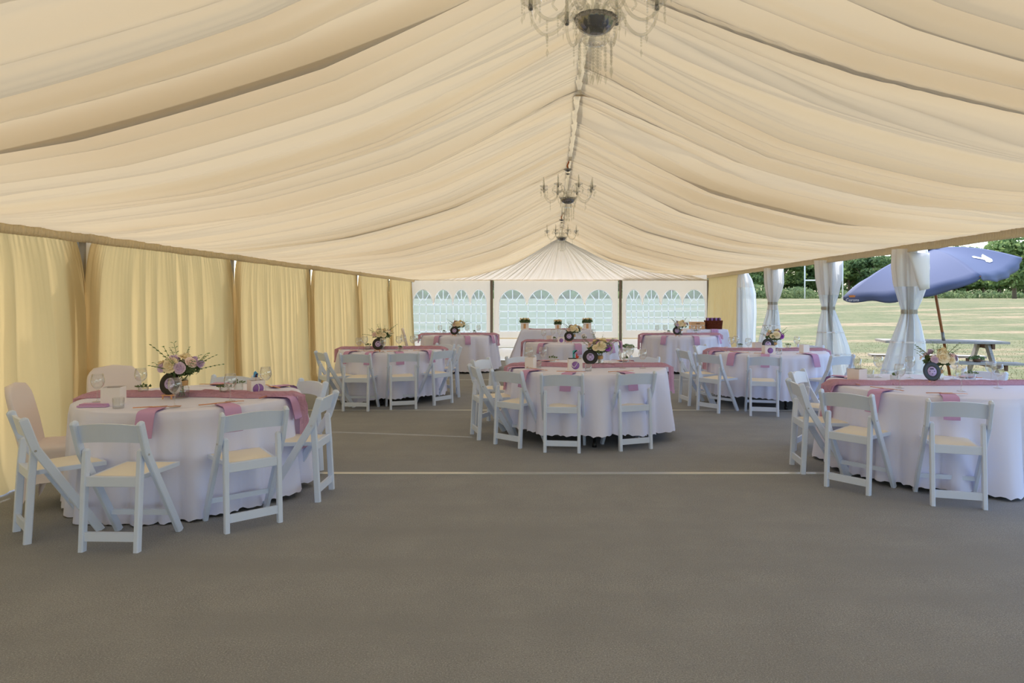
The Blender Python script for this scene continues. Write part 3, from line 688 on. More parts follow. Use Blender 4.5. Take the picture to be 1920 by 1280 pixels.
def trestle(x0, x1, y0, y1, label, hem, flare, seed, group):
    t = thing('trestle_table', 'folding trestle table under '+label, 'table', ((x0+x1)/2, (y0+y1)/2, 0)); hx, hy = (x1-x0)/2, (y1-y0)/2
    m = MB(); m.box((0,0,.745), (2*hx-.02, 2*hy-.02, .03)); obj('tabletop', m, M['grey_wood'], t, False)
    for sx in (-1, 1):
        for sy in (-1, 1): m = MB(); m.tube([(sx*(hx-.1), sy*(hy-.08), .73), (sx*(hx-.1), sy*(hy-.08), 0)], .015, 8); obj('leg', m, M['black'], t)
    rr = np.random.default_rng(seed); per = []; N = 70
    for (ax_, ay), (bx_, by_) in (((-hx,-hy), (hx,-hy)), ((hx,-hy), (hx,hy)), ((hx,hy), (-hx,hy)), ((-hx,hy), (-hx,-hy))):
        L = math.hypot(bx_-ax_, by_-ay); k = int(L/.03)
        for i in range(k): per.append((ax_+(bx_-ax_)*i/k, ay+(by_-ay)*i/k))
    per = np.array(per); n = len(per); s = np.arange(n)*.03; f_ = Folds(rr, 0, n*.03, .22, .1, .4, .3, .07)(s)
    c = np.maximum(0, np.minimum(1, (np.abs(per[:, 0])/hx)**12*(np.abs(per[:, 1])/hy)**12)); rows = []
    for q in (.01, .6, .97): rows.append(np.column_stack([per*q, np.full(n, .765)]))
    rows.append(np.column_stack([per*1.005, np.full(n, .760)]))
    for i in range(1, 11):
        t_ = i/10; nrm = per/np.linalg.norm(per, axis=1)[:, None]; out = .012+t_*(.02+f_*.9)+c*flare*t_
        rows.append(np.column_stack([per+nrm*out[:, None], np.full(n, .755+(hem-.755)*t_)]))
    m = MB(); m.grid(np.array(rows), True); o = obj('tablecloth', m, M['cloth'], loc=((x0+x1)/2, (y0+y1)/2, 0)); tag(o, label, 'tablecloth', group)
trestle(-.78, 1.02, 17.1, 17.85, 'white cloth on the trestle holding three flower boxes', .02, .30, 21, 'white trestle tablecloths')
trestle(3.45, 4.50, 17.3, 18.0, 'white cloth on the trestle holding the wicker basket', .02, .08, 22, 'white trestle tablecloths')

# ------------------------------------------------------------------ chairs
def build_chair():
    root = link('folding_chair', None)
    for s in (-1, 1):
        m = MB(); m.bar([(s*.207,-.025,.790), (s*.207,.035,.600), (s*.207,.39,0)], .030, .052, (1,0,0), .35, True); obj('leg', m, M['plastic'], root, False)
    for s in (-1, 1):
        m = MB(); m.bar([(s*.172,.036,.612), (s*.172,.022,.42), (s*.172,0,0)], .032, .044, (1,0,0), .35, True); lg = obj('leg', m, M['plastic'], root, False)
        m = MB(); m.tube([(s*.186,.034,.590), (s*.226,.034,.590)], .007, 8); obj('hinge_pin', m, M['steel'], lg, False)
    P = []; n = 13
    for z, q in ((0, 0), (1, 0), (1, 1), (0, 1), (0, 0)):
        row = []
        for i in range(n):
            u = -1+2*i/(n-1); x = .198*u; bow = -.028*(1-u*u); zt = .772+.018*(1-u*u); zb = .662+.012*(1-u*u)
            zz = zt if z else zb; yy = bow+(.022 if q else .004)+(-.020+(.79-zz)*.26)
            row.append((x, yy, zz))
        P.append(row)
    m = MB(); m.grid(np.array(P)); obj('backrest', m, M['plastic'], root, False)
    m = MB(); zt, zb = .452, .425
    top = [(-.153,.03), (.153,.03), (.183,.43), (-.183,.43)]
    m.add([(x, y, zb) for x, y in top]+[(x, y, zt) for x, y in top], [(3,2,1,0), (4,5,6,7), (0,1,5,4), (1,2,6,5), (2,3,7,6), (3,0,4,7)])
    m.bar([(-.158,.02,.425), (.158,.02,.425)], .022, .062, (0,1,0), .25)
    se = obj('seat', m, M['plastic'], root, False)
    P = []
    for i in range(9):
        v = i/8; row = []
        for j in range(9):
            u = -1+2*j/8; hw = .136+.030*v; e = max(0, 1-max(abs(u), abs(2*v-1))**5); row.append((u*hw, .05+.36*v, .4525+.014*e))
        P.append(row)
    m = MB(); m.grid(np.array(P)); obj('seat_pad', m, M['pad'], se)
    m = MB(); m.box((0,.004,.092), (.32,.020,.055)); obj('stretcher', m, M['plastic'], root, False)
    m = MB(); m.box((0,.300,.152), (.39,.018,.034)); obj('stretcher', m, M['plastic'], root, False)
    return root
CH = build_chair(); first = [True]
def chair(x, y, dx, dy, label, group):
    o = CH if first[0] else copy_tree(CH); first[0] = False
    o.location = (x, y, 0); o.rotation_euler = (0, 0, math.atan2(dy, dx)-PI/2); tag(o, 'white folding chair '+label, 'chair', group); SEATS.append((x, y, dx, dy)); return o
SEATS = []; G = 'white folding chairs round '
SEAT_OF = {}
def seats(key, rows):
    SEATS.clear(); t = TN[key]
    for x, y, dx, dy, lab in rows: chair(x, y, dx, dy, lab, G+t['n'])
    SEAT_OF[key] = list(SEATS)
seats('a', [(-2.71,4.14,.03,1, 'seen square on from behind, nearest the camera, before the yellow-curtain table'), (-2.02,4.58,-.66,.753, 'angled away, before the front yellow-curtain table, nearest the open floor'),
            (-3.445,4.39,.68,.734, 'seen side on in front of the pink covered chair'), (-1.79,5.33,-1,-.02, 'in profile at the aisle side of the front yellow-curtain table'),
            (-2.22,6.22,-.64,-.77, 'with cream-lit back, behind the profile chair at the front yellow-curtain table'), (-3.13,6.62,-.1,-1, 'mostly hidden behind the fern bouquet, only back top showing')])
seats('b', [(.10,6.81,.10,.99, 'in the middle of three before the front centre table'), (-.468,7.11,.61,.79, 'turned right, first of three before the front centre table'),
            (.86,6.93,-.34,.94, 'turned left, third of three before the front centre table'), (-.86,7.58,.945,.33, 'nearly side on at the end of the front centre table'),
            (-.87,8.42,.93,-.37, 'facing the camera at the end of the front centre table'), (-.40,8.86,.5,-.86, 'low behind the front centre table next to the tan box'), (1.20,8.84,-.6,-.8, 'low behind the front centre table beside wine glasses')])
seats('c', [(2.384,5.46,.754,.656, 'turned toward the front parasol-side table, pink runner beside it'), (3.02,5.02,.273,.96, 'seen square on before the front parasol-side table'),
            (2.232,6.15,.99,-.07, 'side on at the runner end of the front parasol-side table'), (2.58,7.05,.8,-.6, 'facing the camera at the runner end of the front parasol-side table'), (4.50,7.05,-.85,-.5, 'with only its back arc showing behind the parasol-side wine glasses')])
seats('d', [(-2.71,9.32,.03,1, 'square on, second from the curtain before the second curtain-side table'), (-2.08,9.46,-.3,.95, 'third from the curtain before the second curtain-side table'),
            (-1.60,9.94,-.77,.63, 'bluish lit, turned left at the aisle end of the second curtain-side table'), (-3.26,9.58,.8,.6, 'side on against the yellow curtain at the second table'),
            (-1.50,10.80,-.95,-.2, 'in profile behind the bluish chair at the second curtain-side table'), (-1.80,11.30,-.6,-.75, 'behind the second curtain-side table, cream back facing the camera')])
seats('e', [(2.14,9.27,.76,.65, 'turned right at the near corner of the second open-side table'), (2.80,8.92,.20,.98, 'square on before the favour box at the second open-side table'),
            (1.95,9.95,.95,.2, 'in profile at the aisle end of the second open-side table'), (2.42,10.95,.8,-.6, 'facing the camera beyond the aisle end of the second open-side table'),
            (3.86,9.02,-.45,.9, 'bluish backed, between the second open-side table and the tied sheet'), (4.20,11.0,-.7,-.7, 'hidden behind the second open-side table near a tied sheet')])

def covered_chair(x, y, dx, dy, label):
    o = thing('covered_chair', label, 'chair', (x, y, 0), math.atan2(dy, dx)-PI/2, 'stretch covered banquet chairs')
    m = MB(); rows = []
    for t in np.linspace(0, 1, 15):               # back sheath: closed loop of stretch cloth round the backrest
        z = .44+.47*t; hw = .205+.02*math.sin(PI*t)-(.05*max(0, (t-.80)/.2)**2.2); row = []
        y0 = .02-.10*t
        for j in range(28):
            a = 2*PI*j/28; ca, sa = math.cos(a), math.sin(a); f_ = lambda v: math.copysign(abs(v)**.45, v)
            row.append((hw*f_(ca), y0+.034*(1-.25*t)*f_(sa)-.02*(1-(hw*f_(ca)/.22)**2)*t, z))
        rows.append(row)
    last = rows[-1]; cx = np.mean(np.array(last), axis=0)
    for k in (.72, .3, .02): rows.append([tuple(cx+(np.array(p)-cx)*k+np.array((0, 0, .022*(1-k)))) for p in last])
    m.grid(np.array(rows), True); obj('back_cover', m, M['spandex'], o)
    m = MB(); rows = []
    sq = []
    for j in range(64):
        a = 2*PI*j/64; f_ = lambda v: math.copysign(abs(v)**.22, v); sq.append((f_(math.cos(a)), f_(math.sin(a)), abs(math.cos(a)*math.sin(a))*2))
    for k in (.02, .6, .95): rows.append([(.215*k*u, .235+.225*k*v, .475+.01*(1-k)) for u, v, c in sq])
    rows.append([(.222*u, .235+.235*v, .455) for u, v, c in sq])
    for t in np.linspace(.1, 1, 10):
        row = []
        for u, v, c in sq:
            pinch = 1-.10*math.sin(PI*t*.8)*(1-c**3); fl_ = 1+.13*t*c**3
            zb = .015+.20*(1-c**2.2); row.append((.222*u*pinch*fl_, .235+.235*v*pinch*fl_, .455+(zb-.455)*t))
        rows.append(row)
    m.grid(np.array(rows), True); obj('seat_cover', m, M['spandex'], o); return o
covered_chair(-3.10, 14.45, .97, .22, 'pinkish stretch covered chair at the far curtain-side table by the corner')
covered_chair(-3.90, 5.05, .93, .36, 'pinkish stretch covered chair against the yellow curtain at the near corner')
covered_chair(-4.05, 6.28, .75, -.66, 'pinkish stretch covered chair facing the camera behind wine glasses')

# ------------------------------------------------------------------ things on the tables
PLACED = []                                       # (object, table key, phrase, group)
def put(o, key, phrase, cat, group): o['category'] = cat; PLACED.append((o, key, phrase, group)); return o
ZT = .7655
def on(key, px, py):
    t = TN[key]; p = at(px, py, ZT); dx, dy = p.x-t['x'], p.y-t['y']; q = math.hypot(dx, dy); lim = t['r']-.12
    if q > lim: dx *= lim/q; dy *= lim/q
    return Vector((t['x']+dx, t['y']+dy, ZT))
# runners
def runner(key, rot, seed, over=(.28,.28), width=.20):
    t = TN[key]; r = np.random.default_rng(seed); R = t['r']; L1, L2 = R+.02, R+.02; n = 170; k = 26
    s = np.linspace(-L1-over[0], L2+over[1], n)[:, None]; v = np.linspace(-1, 1, k)[None, :]
    c1, c2, c3, c4 = [vnoise(r, 60) for _ in range(4)]
    flat = np.clip(s, -L1, L2); over_ = s-flat
    lift = .008+.030*np.abs(c1(s*7+v*2.2+10))+.024*np.abs(c2(s*15+v*4.1+20))+.012*np.abs(np.sin(v*9+c3(s*5+5)*2))
    lift = .046*np.tanh(lift/.046)*np.clip((1-np.abs(v))*5, .12, 1); wdt = width*(.42+.10*c3(s*2.5+30)+.02*c4(s*9)); yc = .025*c4(s*1.8+40)
    fall = np.abs(over_); x = flat+np.sign(over_)*(.028+lift*.9+.05*np.clip(fall*3, 0, 1)*0+.04*fall)*(fall > 0)
    corner = np.clip((np.abs(s)-(L1-.05))/.07, 0, 1)
    z = ZT+np.where(fall > 0, -fall+.004, lift*(1-corner*.3))
    P = np.stack([x+0*v, yc+v*wdt*(1+.25*np.clip(fall*2, 0, 1)), z+0*v], -1)
    m = MB(); m.grid(P); o = obj('table_runner', m, M['runner'], loc=(t['x'], t['y'], 0), rot=(0,0,rot))
    return tag(o, 'crinkled mauve scrim runner across '+t['n'], 'runner', 'mauve scrim table runners')
for i, (k, rot, ov) in enumerate((('a',.05,(.06,.42)), ('b',0,(.26,.30)), ('c',-.03,(.34,.2)), ('d',.04,(.2,.16)), ('e',0,(.28,.12)), ('f',0,(.10,.24)), ('g',0,(.32,.1)), ('h',0,(.30,.2)))): runner(k, rot, 40+i, ov)
# napkins hung over the edge at each place, with cutlery
def napkin_mesh():
    m = MB(); P = []; path = [(-.17,.007), (-.10,.008), (-.03,.008), (.010,.006), (.036,-.008), (.050,-.04), (.066,-.10), (.082,-.165)]
    for x, z in path: P.append([(x, .058*v+.002*math.sin(x*40), z+.002*abs(v)) for v in np.linspace(-1, 1, 7)])
    P2 = [[(x+.003, y, z+.004) for x, y, z in row] for row in P[::-1]]
    m.grid(np.array(P+P2)); return m.mesh('napkin', M['napkin'])
nm = napkin_mesh()
def fork_mesh():
    m = MB(); m.bar([(-.10,0,.003), (.0,0,.005), (.04,0,.004)], .009, .004, (0,1,0)); 
    m.bar([(.04,0,.004), (.062,0,.006)], .020, .003, (0,1,0))
    for k in (-1.5,-.5,.5,1.5): m.bar([(.062,k*.0055,.006), (.10,k*.0055,.004)], .003, .003, (0,1,0))
    return m.mesh('fork', M['rosegold'], False)
def knife_mesh():
    m = MB(); m.bar([(-.10,0,.004), (.02,0,.004)], .012, .006, (0,1,0)); m.bar([(.02,.001,.004), (.09,.002,.004), (.115,.005,.004)], .016, .002, (0,1,0)); return m.mesh('knife', M['rosegold'], False)
fm, km = fork_mesh(), knife_mesh()
def setting(key, ang, hang=True, cut=True):
    t = TN[key]; R = t['r']; c, s = math.cos(ang), math.sin(ang)
    rad = R+.004 if hang else R-.22
    if hang:
        put(link('napkin', nm, None, (t['x']+c*rad, t['y']+s*rad, ZT), (0,0,ang)), key, 'lilac napkin hanging', 'napkin', 'lilac napkins')
    if cut:
        ps = (t['x']+c*(R-.16), t['y']+s*(R-.16), ZT+.012)
        a2 = ang+PI/2+random.uniform(-.25,.25)
        put(link('fork', fm, None, (ps[0]-s*.05, ps[1]+c*.05, ps[2]), (0,0,a2)), key, 'rose gold fork resting on the napkin', 'fork', 'rose gold forks')
        put(link('knife', km, None, (ps[0]+s*.06, ps[1]-c*.06, ps[2]), (0,0,a2+.15)), key, 'rose gold knife resting on the napkin', 'knife', 'rose gold knives')
for k in 'abcde':
    t = TN[k]; used = []
    for i_, (x, y, dx, dy) in enumerate(SEAT_OF[k]):
        if k == 'a' and i_ == 2: continue
        a = math.atan2(y-t['y'], x-t['x']); used.append(a); setting(k, a)
for k, offs in (('f', .35), ('g', .2), ('h', .1)):
    for j in range(8): setting(k, offs+j*PI/4, True, False)
# a flat napkin at the near covered chair
p = on('a', 160, 764); m = MB(); m.box((0,0,.008), (.20,.09,.012)); m.box((.0,.01,.018), (.19,.07,.008))
put(obj('napkin', m, M['napkin'], None, False, p, (0,0,.1)), 'a', 'flat folded lilac napkin lying beside the white box', 'napkin', 'lilac napkins')
# glasses
def wine_mesh():
    m = MB(); out = [(.001,.002), (.036,.001), (.036,.003), (.012,.007), (.005,.016), (.0042,.05), (.0042,.085), (.008,.094), (.026,.108), (.041,.128), (.047,.150), (.045,.175), (.037,.212)]
    inn = [(.0355,.212), (.0435,.175), (.0455,.150), (.0395,.129), (.025,.111), (.001,.100)]
    m.lathe(out+inn, 24); return m.mesh('wine_glass', M['glass'])
def tumbler_mesh():
    m = MB(); m.lathe([(.001,.0), (.034,.0), (.036,.004), (.038,.075), (.036,.075), (.034,.010), (.001,.008)], 22); return m.mesh('tumbler', M['tumbler'])
wm, tmh = wine_mesh(), tumbler_mesh()
sprig = leaf_cloud(77, 46, .012, [(-.03,0,.085,.022,.010), (.0,.01,.09,.026,.012), (.035,-.005,.085,.024,.010)]).mesh('sprig', M['leafd'], False)
def wine(key, px, py): put(link('wine_glass', wm, None, on(key, px, py)), key, 'tall clear stemmed glass', 'glass', 'stemmed glasses')
def tumb(key, px, py, green=True):
    o = link('tumbler', tmh, None, on(key, px, py)); put(o, key, 'short clear tumbler with a leafy sprig' if green else 'short empty clear tumbler', 'tumbler', 'short tumblers')
    if green: link('sprig', sprig, o, (0,0,-.004), (0,0,random.uniform(0,6)))
GL = {'a': [(183,753), (328,763), (264,738), (432,752), (498,735)], 'b': [(992,685), (1018,684), (1142,680), (1167,690), (1181,681), (1205,690)],
      'c': [(1647,707), (1687,727), (1706,708), (1788,710), (1803,733), (1858,719), (1871,727)], 'd': [(668,660), (684,656), (717,661), (748,656), (756,652), (774,655), (779,651)],
      'e': [(1371,658), (1380,655), (1403,661), (1494,657)], 'f': [(825,628), (846,630), (876,628), (897,628)], 'g': [(1232,628), (1247,628), (1299,629), (1311,629), (1274,631)],
      'h': [(1019,640), (1037,637), (1049,637), (1086,639), (1112,638)]}
for k in GL:
    for p in GL[k]: wine(k, *p)
for k, px, py, g in (('a',269,742,1), ('a',421,742,1), ('a',447,734,1), ('a',222,765,0), ('b',1037,682,1), ('b',1173,683,1), ('b',1103,695,0), ('b',1009,689,0), ('c',1677,717,1), ('c',1821,714,1), ('c',1631,707,0),
                     ('d',690,655,1), ('d',751,660,1), ('e',1461,664,0), ('e',1388,655,1), ('e',1478,655,1), ('f',833,627,1), ('f',890,627,1), ('g',1254,627,1), ('g',1305,626,1), ('h',1040,641,1), ('h',1096,640,1)): tumb(k, px, py, bool(g))
# records on little easels
def record(key, px, py, pyb, tilt=-.18, yaw=0):
    p = on(key, px, pyb)
    st = thing('record_stand', 'small pale wooden easel under the record on '+TN[key]['n'], 'stand', p, yaw, 'record stands')
    m = MB(); m.bar([(-.05,0,.030), (.05,0,.030)], .022, .008, (0,1,0)); obj('ledge', m, M['wood'], st, False)
    for s in (-1, 1): 
        m = MB(); m.bar([(s*.035,-.006,.034), (s*.038,-.012,0)], .008, .008, (1,0,0)); obj('leg', m, M['wood'], st, False)
        m = MB(); m.bar([(s*.03,.012,.034), (s*.03,.045,.12)], .008, .006, (1,0,0)); obj('upright', m, M['wood'], st, False)
    m = MB(); m.bar([(0,.035,.10), (0,.085,0)], .010, .006, (1,0,0)); obj('rear_leg', m, M['wood'], st, False)
    R = .0875
    o = link('vinyl_record', None, None, p+Vector((0,.002,.0335)), (tilt, 0, yaw)); tag(o, 'black seven inch record with lilac label on '+TN[key]['n'], 'record', 'table name records')
    m = MB(); prof = [(.004,-.0012)]+[(R*q, -.0012-(.0005 if i % 2 else 0)) for i, q in enumerate(np.linspace(.5, .97, 14))]+[(R,0), (R*.97,.0012), (.004,.0012), (.004,-.0012)]
    m.lathe(prof, 48); d_ = obj('disc', m, M['vinyl'], o); d_.rotation_euler = (PI/2, 0, 0); d_.location = (0, 0, R); 
    m = MB(); m.lathe([(.004,0), (R*.50,0), (R*.50,.0006), (.004,.0006)], 36); l_ = obj('centre_label', m, M['lilac'], o); l_.rotation_euler = (PI/2, 0, 0); l_.location = (0, -.0022, R)
    m = MB(); 
    for (x, z, w_, h_) in ((0,.028,.034,.0055), (0,.020,.040,.0055), (-.022,.004,.016,.003), (.022,.004,.016,.003), (-.022,-.003,.013,.003), (.022,-.003,.013,.003), (0,-.020,.014,.004), (0,-.026,.010,.003)):
        m.box((x, -.0034, R+z), (w_, .0006, h_))
    under(obj('print', m, M['ink'], o, False), l_); return o
# flowers
def bloom(kind):
    m = MB(); r = random.Random(kind)
    if kind == 'rose':
        for ring, (n, rad, z, op) in enumerate(((3,.008,.018,.2), (5,.016,.015,.5), (6,.024,.009,.85), (7,.031,.002,1.15))):
            for j in range(n):
                a = 2*PI*j/n+ring*.5; c, s = math.cos(a), math.sin(a); P = []
                for u in np.linspace(0, 1, 4):
                    row = []
                    for v in np.linspace(-1, 1, 5):
                        w_ = rad*.75*math.sin(PI*(.15+.8*u))*v; rr = rad*(.25+.75*u*op/1.15)+.004*abs(v); row.append((c*rr-s*w_, s*rr+c*w_, z*.4+.020*u*(1.25-op*.6)-.006*u*u*op))
                    P.append(row)
                m.grid(np.array(P))
        m.ball((0,0,.004), .015, 7, 4)
    elif kind == 'mum':
        for ring in range(5):
            el = .15+ring*.32; n = 16-ring*2
            for j in range(n):
                a = 2*PI*j/n+ring*.3; d_ = Vector((math.cos(a)*math.cos(el), math.sin(a)*math.cos(el), math.sin(el))); sd_ = Vector((-math.sin(a), math.cos(a), 0)); L = .032*r.uniform(.85,1.1)
                m.add([d_*.006-sd_*.002, d_*.006+sd_*.002, d_*L*.7+sd_*.005, d_*L+Vector((0,0,.003)), d_*L*.7-sd_*.005], [(0,1,2,3,4)])
        m.ball((0,0,.006), .014, 7, 4)
    else:
        for j in range(6):
            a = 2*PI*j/6; d_ = Vector((math.cos(a), math.sin(a), .25)); sd_ = Vector((-math.sin(a), math.cos(a), 0))
            m.add([Vector((0,0,.002)), d_*.010+sd_*.006, d_*.020+sd_*.004, d_*.024, d_*.020-sd_*.004, d_*.010-sd_*.006], [(0,1,2,3,4,5)])
        m.ball((0,0,.004), .005, 6, 4)
    return m
BL = {}
for kind, cols in (('rose', ('cream','lavender','pinkp','violet')), ('mum', ('lavender','cream')), ('star', ('cream','pinkp','lavender'))):
    for c in cols: BL[kind, c] = bloom(kind).mesh({'rose':'rose','mum':'chrysanthemum','star':'small_flower'}[kind], M[c])
def frond_mesh():
    m = MB(); pts = [Vector((.02*t+.15*t*t*0+.17*t, 0, .10*t-.03*t*t)) for t in np.linspace(0, 1, 10)]
    m.tube(pts, [.0015]*9+[.0005], 4)
    for i in range(1, 10):
        p = pts[i]; L = .030*(1-i/11)
        for s in (-1, 1): m.add([p, p+Vector((.006, s*L*.6, .004)), p+Vector((.014, s*L, .002)), p+Vector((.010, s*L*.5, -.001))], [(0,1,2,3)])
    return m.mesh('fern_frond', M['fern'], False)
FR = frond_mesh()
def euc_mesh():
    m = MB(); pts = [Vector((.14*t, 0, .08*t+.02*t*t)) for t in np.linspace(0, 1, 8)]; m.tube(pts, .0012, 4)
    for i in range(1, 8):
        p = pts[i]
        for s in (-1, 1): m.add([p, p+Vector((.004, s*.008, .004)), p+Vector((.010, s*.016, .003)), p+Vector((.014, s*.008, .0))], [(0,1,2,3)])
    return m.mesh('leafy_stem', M['leaf'], False)
EU = euc_mesh()
def vase_mesh():
    m = MB(); m.lathe([(.001,.001), (.036,.001), (.040,.012), (.040,.062), (.030,.078), (.027,.088), (.031,.120), (.029,.120), (.025,.088), (.037,.060), (.037,.012), (.001,.006)], 22); return m.mesh('vase', M['tumbler'])
VM = vase_mesh()
tw = MB(); tw.lathe([(.031,.074), (.0345,.082), (.033,.090), (.035,.098), (.033,.106)], 18); TW = tw.mesh('twine_wrap', M['twine'])
def bouquet(key, px, pyb, palette, seed, sc=1.0, label=None):
    r = random.Random(seed); p = on(key, px, pyb)
    o = thing('flower_arrangement', label+' on '+TN[key]['n'], 'flowers', p, r.uniform(-.2,.2), 'table flower arrangements'); o.scale = (sc*1.22, sc*1.22, sc*1.18)
    link('vase', VM, o); link('twine_wrap', TW, o)
    m = leaf_cloud(seed, 260, .020, [(0,0,.178,.075,.040), (.06,.0,.175,.05,.032), (-.06,0,.175,.05,.032), (0,-.03,.165,.05,.028)]); obj('foliage', m, M['leafd'], o, False)
    st = MB()
    for j in range(6): a = j*1.05; st.tube([(.016*math.cos(a), .016*math.sin(a), .012), (.012*math.cos(a+2), .012*math.sin(a+2), .09), (.05*math.cos(a), .05*math.sin(a), .15)], .002, 4)
    obj('stems', st, M['leaf'], o); o.children[-1]['kind'] = 'stuff'
    for kx, kz, c_, s_ in ((-.005, .205, 'cream', 1.5), (.055, .185, palette[2][1], 1.0), (-.06, .19, palette[3][1], .95)):
        b = link('rose', BL['rose', c_], o, (kx, -.085, kz)); b.rotation_euler = Vector((kx*3, -1, .35)).to_track_quat('Z', 'Y').to_euler(); b.scale = (s_,)*3
    n = len(palette)
    for j, (kind, c, s_) in enumerate(palette):
        a = j*2.399+r.uniform(-.3,.3); q = math.sqrt((j+.35)/n); el = PI/2-q*1.30; R = .098
        d_ = Vector((math.cos(a)*math.cos(el)*1.35, math.sin(a)*math.cos(el)*.9, math.sin(el)*.72)); b = link(BL[kind, c].name.split('.')[0], BL[kind, c], o, Vector((0,-.01,.170))+d_*R)
        b.rotation_euler = Vector((d_.x, d_.y, d_.z+.15)).to_track_quat('Z', 'Y').to_euler(); b.scale = (s_,)*3
    for j in range(16):
        a = 2*PI*j/16+r.uniform(-.3,.3); e = link('fern_frond' if j % 2 else 'leafy_stem', FR if j % 2 else EU, o, (0,0,.135)); e.rotation_euler = Euler((r.uniform(-.3,.3), -r.uniform(-.1,.55), a)); k = r.uniform(.85,1.3); e.scale = (k,k,k)
    return o
pal1 = [('rose','cream',1.45), ('rose','lavender',1.0), ('mum','lavender',1.2), ('rose','lavender',1.05), ('star','cream',1), ('rose','pinkp',1.1), ('star','cream',1.1), ('rose','cream',1), ('mum','lavender',1), ('star','lavender',1), ('rose','lavender',.9), ('star','pinkp',1), ('star','cream',1)]
pal2 = [('rose','cream',1.7), ('rose','cream',1.3), ('rose','violet',1.1), ('star','cream',1), ('rose','pinkp',1), ('star','cream',1), ('rose','cream',1), ('star','lavender',1), ('rose','lavender',.9), ('star','cream',1)]
pal3 = [('rose','cream',1.6), ('mum','lavender',1.1), ('rose','cream',1.4), ('rose','lavender',1), ('star','lavender',1.2), ('rose','pinkp',1), ('mum','lavender',1), ('star','cream',1), ('rose','lavender',1), ('star','pinkp',1), ('star','cream',1)]
pal4 = [('rose','cream',1.2), ('rose','pinkp',1.2), ('rose','cream',1.1), ('rose','pinkp',1.1), ('star','cream',1), ('rose','cream',1), ('star','pinkp',1), ('rose','pinkp',.9), ('star','cream',1)]
BQ = [('a',341,745,pal1,1,1.1,'lavender and cream bouquet with ferns in a glass vase'), ('b',1124,687,pal2,2,1.0,'cream and violet bouquet in a twine-tied vase'), ('c',1759,717,pal3,3,1.0,'wide cream and lilac bouquet behind the record'),
      ('d',716,655,pal4,4,1.05,'blush and cream bouquet with spiky greenery'), ('e',1452,657,pal2,5,1.0,'bouquet with one violet rose'), ('f',859,629,pal4,6,1.05,'peach bouquet'), ('g',1276,628,pal3,7,1.0,'lilac and green bouquet'), ('h',1075,640,pal4,8,1.0,'cream bouquet')]
for k, px, py, pal, sd, sc, lab in BQ: bouquet(k, px, py, pal, sd, sc, lab)
for k, px, py, pb, yw in (('a',315,720,748,-.15), ('b',1107,670,689,0), ('c',1750,694,721,.1), ('d',708,644,660,-.1), ('e',1441,645,661,0), ('f',850,617,631,0), ('g',1269,617,631,0), ('h',1067,630,643,0)): record(k, px, py, pb, -.2, yw)
# favour boxes
def favour(key, px, py, size, yaw, label, circle=None, mark=None, extras=()):
    p = on(key, px, py); w_, h_ = size; o = thing('favour_box', label+' on '+TN[key]['n'], 'box', p, yaw, 'white favour boxes')
    m = MB(); t_ = .003
    for (cx, cy, sx, sy) in ((0,-w_/2,w_,t_), (0,w_/2,w_,t_), (-w_/2,0,t_,w_), (w_/2,0,t_,w_)): m.box((cx, cy, h_/2), (sx, sy, h_))
    m.box((0,0,.002), (w_,w_,.004)); obj('carton', m, M['paper'], o, False)
    m = MB(); m.box((0,0,h_*.90), (w_*.94,w_*.94,.004)); obj('filling', m, M['plum'], o, False)
    if circle:
        face, rad = circle; m = MB(); m.lathe([(.0005,0), (rad,0), (rad,.0012), (.0005,.0012)], 30); c_ = obj('round_sticker', m, M['purple'], o)
        if face == 'f': c_.rotation_euler = (PI/2,0,0); c_.location = (0,-w_/2-.0018,h_*.47)
        else: c_.rotation_euler = (0,PI/2,0); c_.location = (w_/2+.0018,0,h_*.47)
        if mark:
            m = MB(); pts = [(x*rad, y*rad) for x, y in mark]
            m.tube([((x, -.0022, y)) for x, y in pts], .0028, 5); k_ = obj('white_stroke', m, M['white'], o)
            k_.location = (0,-w_/2-.0018,h_*.47) if face == 'f' else (w_/2+.0018,0,h_*.47)
            if face != 'f': k_.rotation_euler = (0,0,PI/2)
            under(k_, c_)
    return o, p, h_
Vm = [(-1.05,.45), (-.8,-.15), (-.5,-.45), (-.2,-.4), (.1,0), (.45,.6), (.9,1.25)]
Sm = [(-.1,1.0), (.12,.5), (.15,0), (.08,-.5), (-.1,-1.0)]
favour('a', 213, 759, (.125,.135), .25, 'plain white favour box with plum filling beside a tumbler')
bx1 = favour('a', 480, 741, (.105,.125), -.85, 'white favour box with striped purple circle', ('s',.042), Sm)
favour('b', 995, 690, (.10,.125), -.35, 'plain tan-sided favour box before two glasses')
bx2 = favour('b', 1078, 694, (.150,.130), .05, 'large white favour box with purple circle and white tick stroke', ('f',.043), Vm)
bx3 = favour('c', 1607, 718, (.12,.135), .55, 'white favour box by the runner end')
favour('e', 1441, 664, (.145,.125), .02, 'white favour box with plain purple circle before the record', ('f',.040))
favour('e', 1420, 655, (.12,.11), .1, 'white favour box behind the purple-circle box')
favour('e', 1508, 661, (.10,.12), .3, 'slim white favour box beside a lone glass')
favour('h', 1052, 643, (.11,.11), .05, 'small white favour box with purple circle', ('f',.036))
favour('h', 1031, 639, (.10,.10), -.3, 'plain tan-sided favour box')
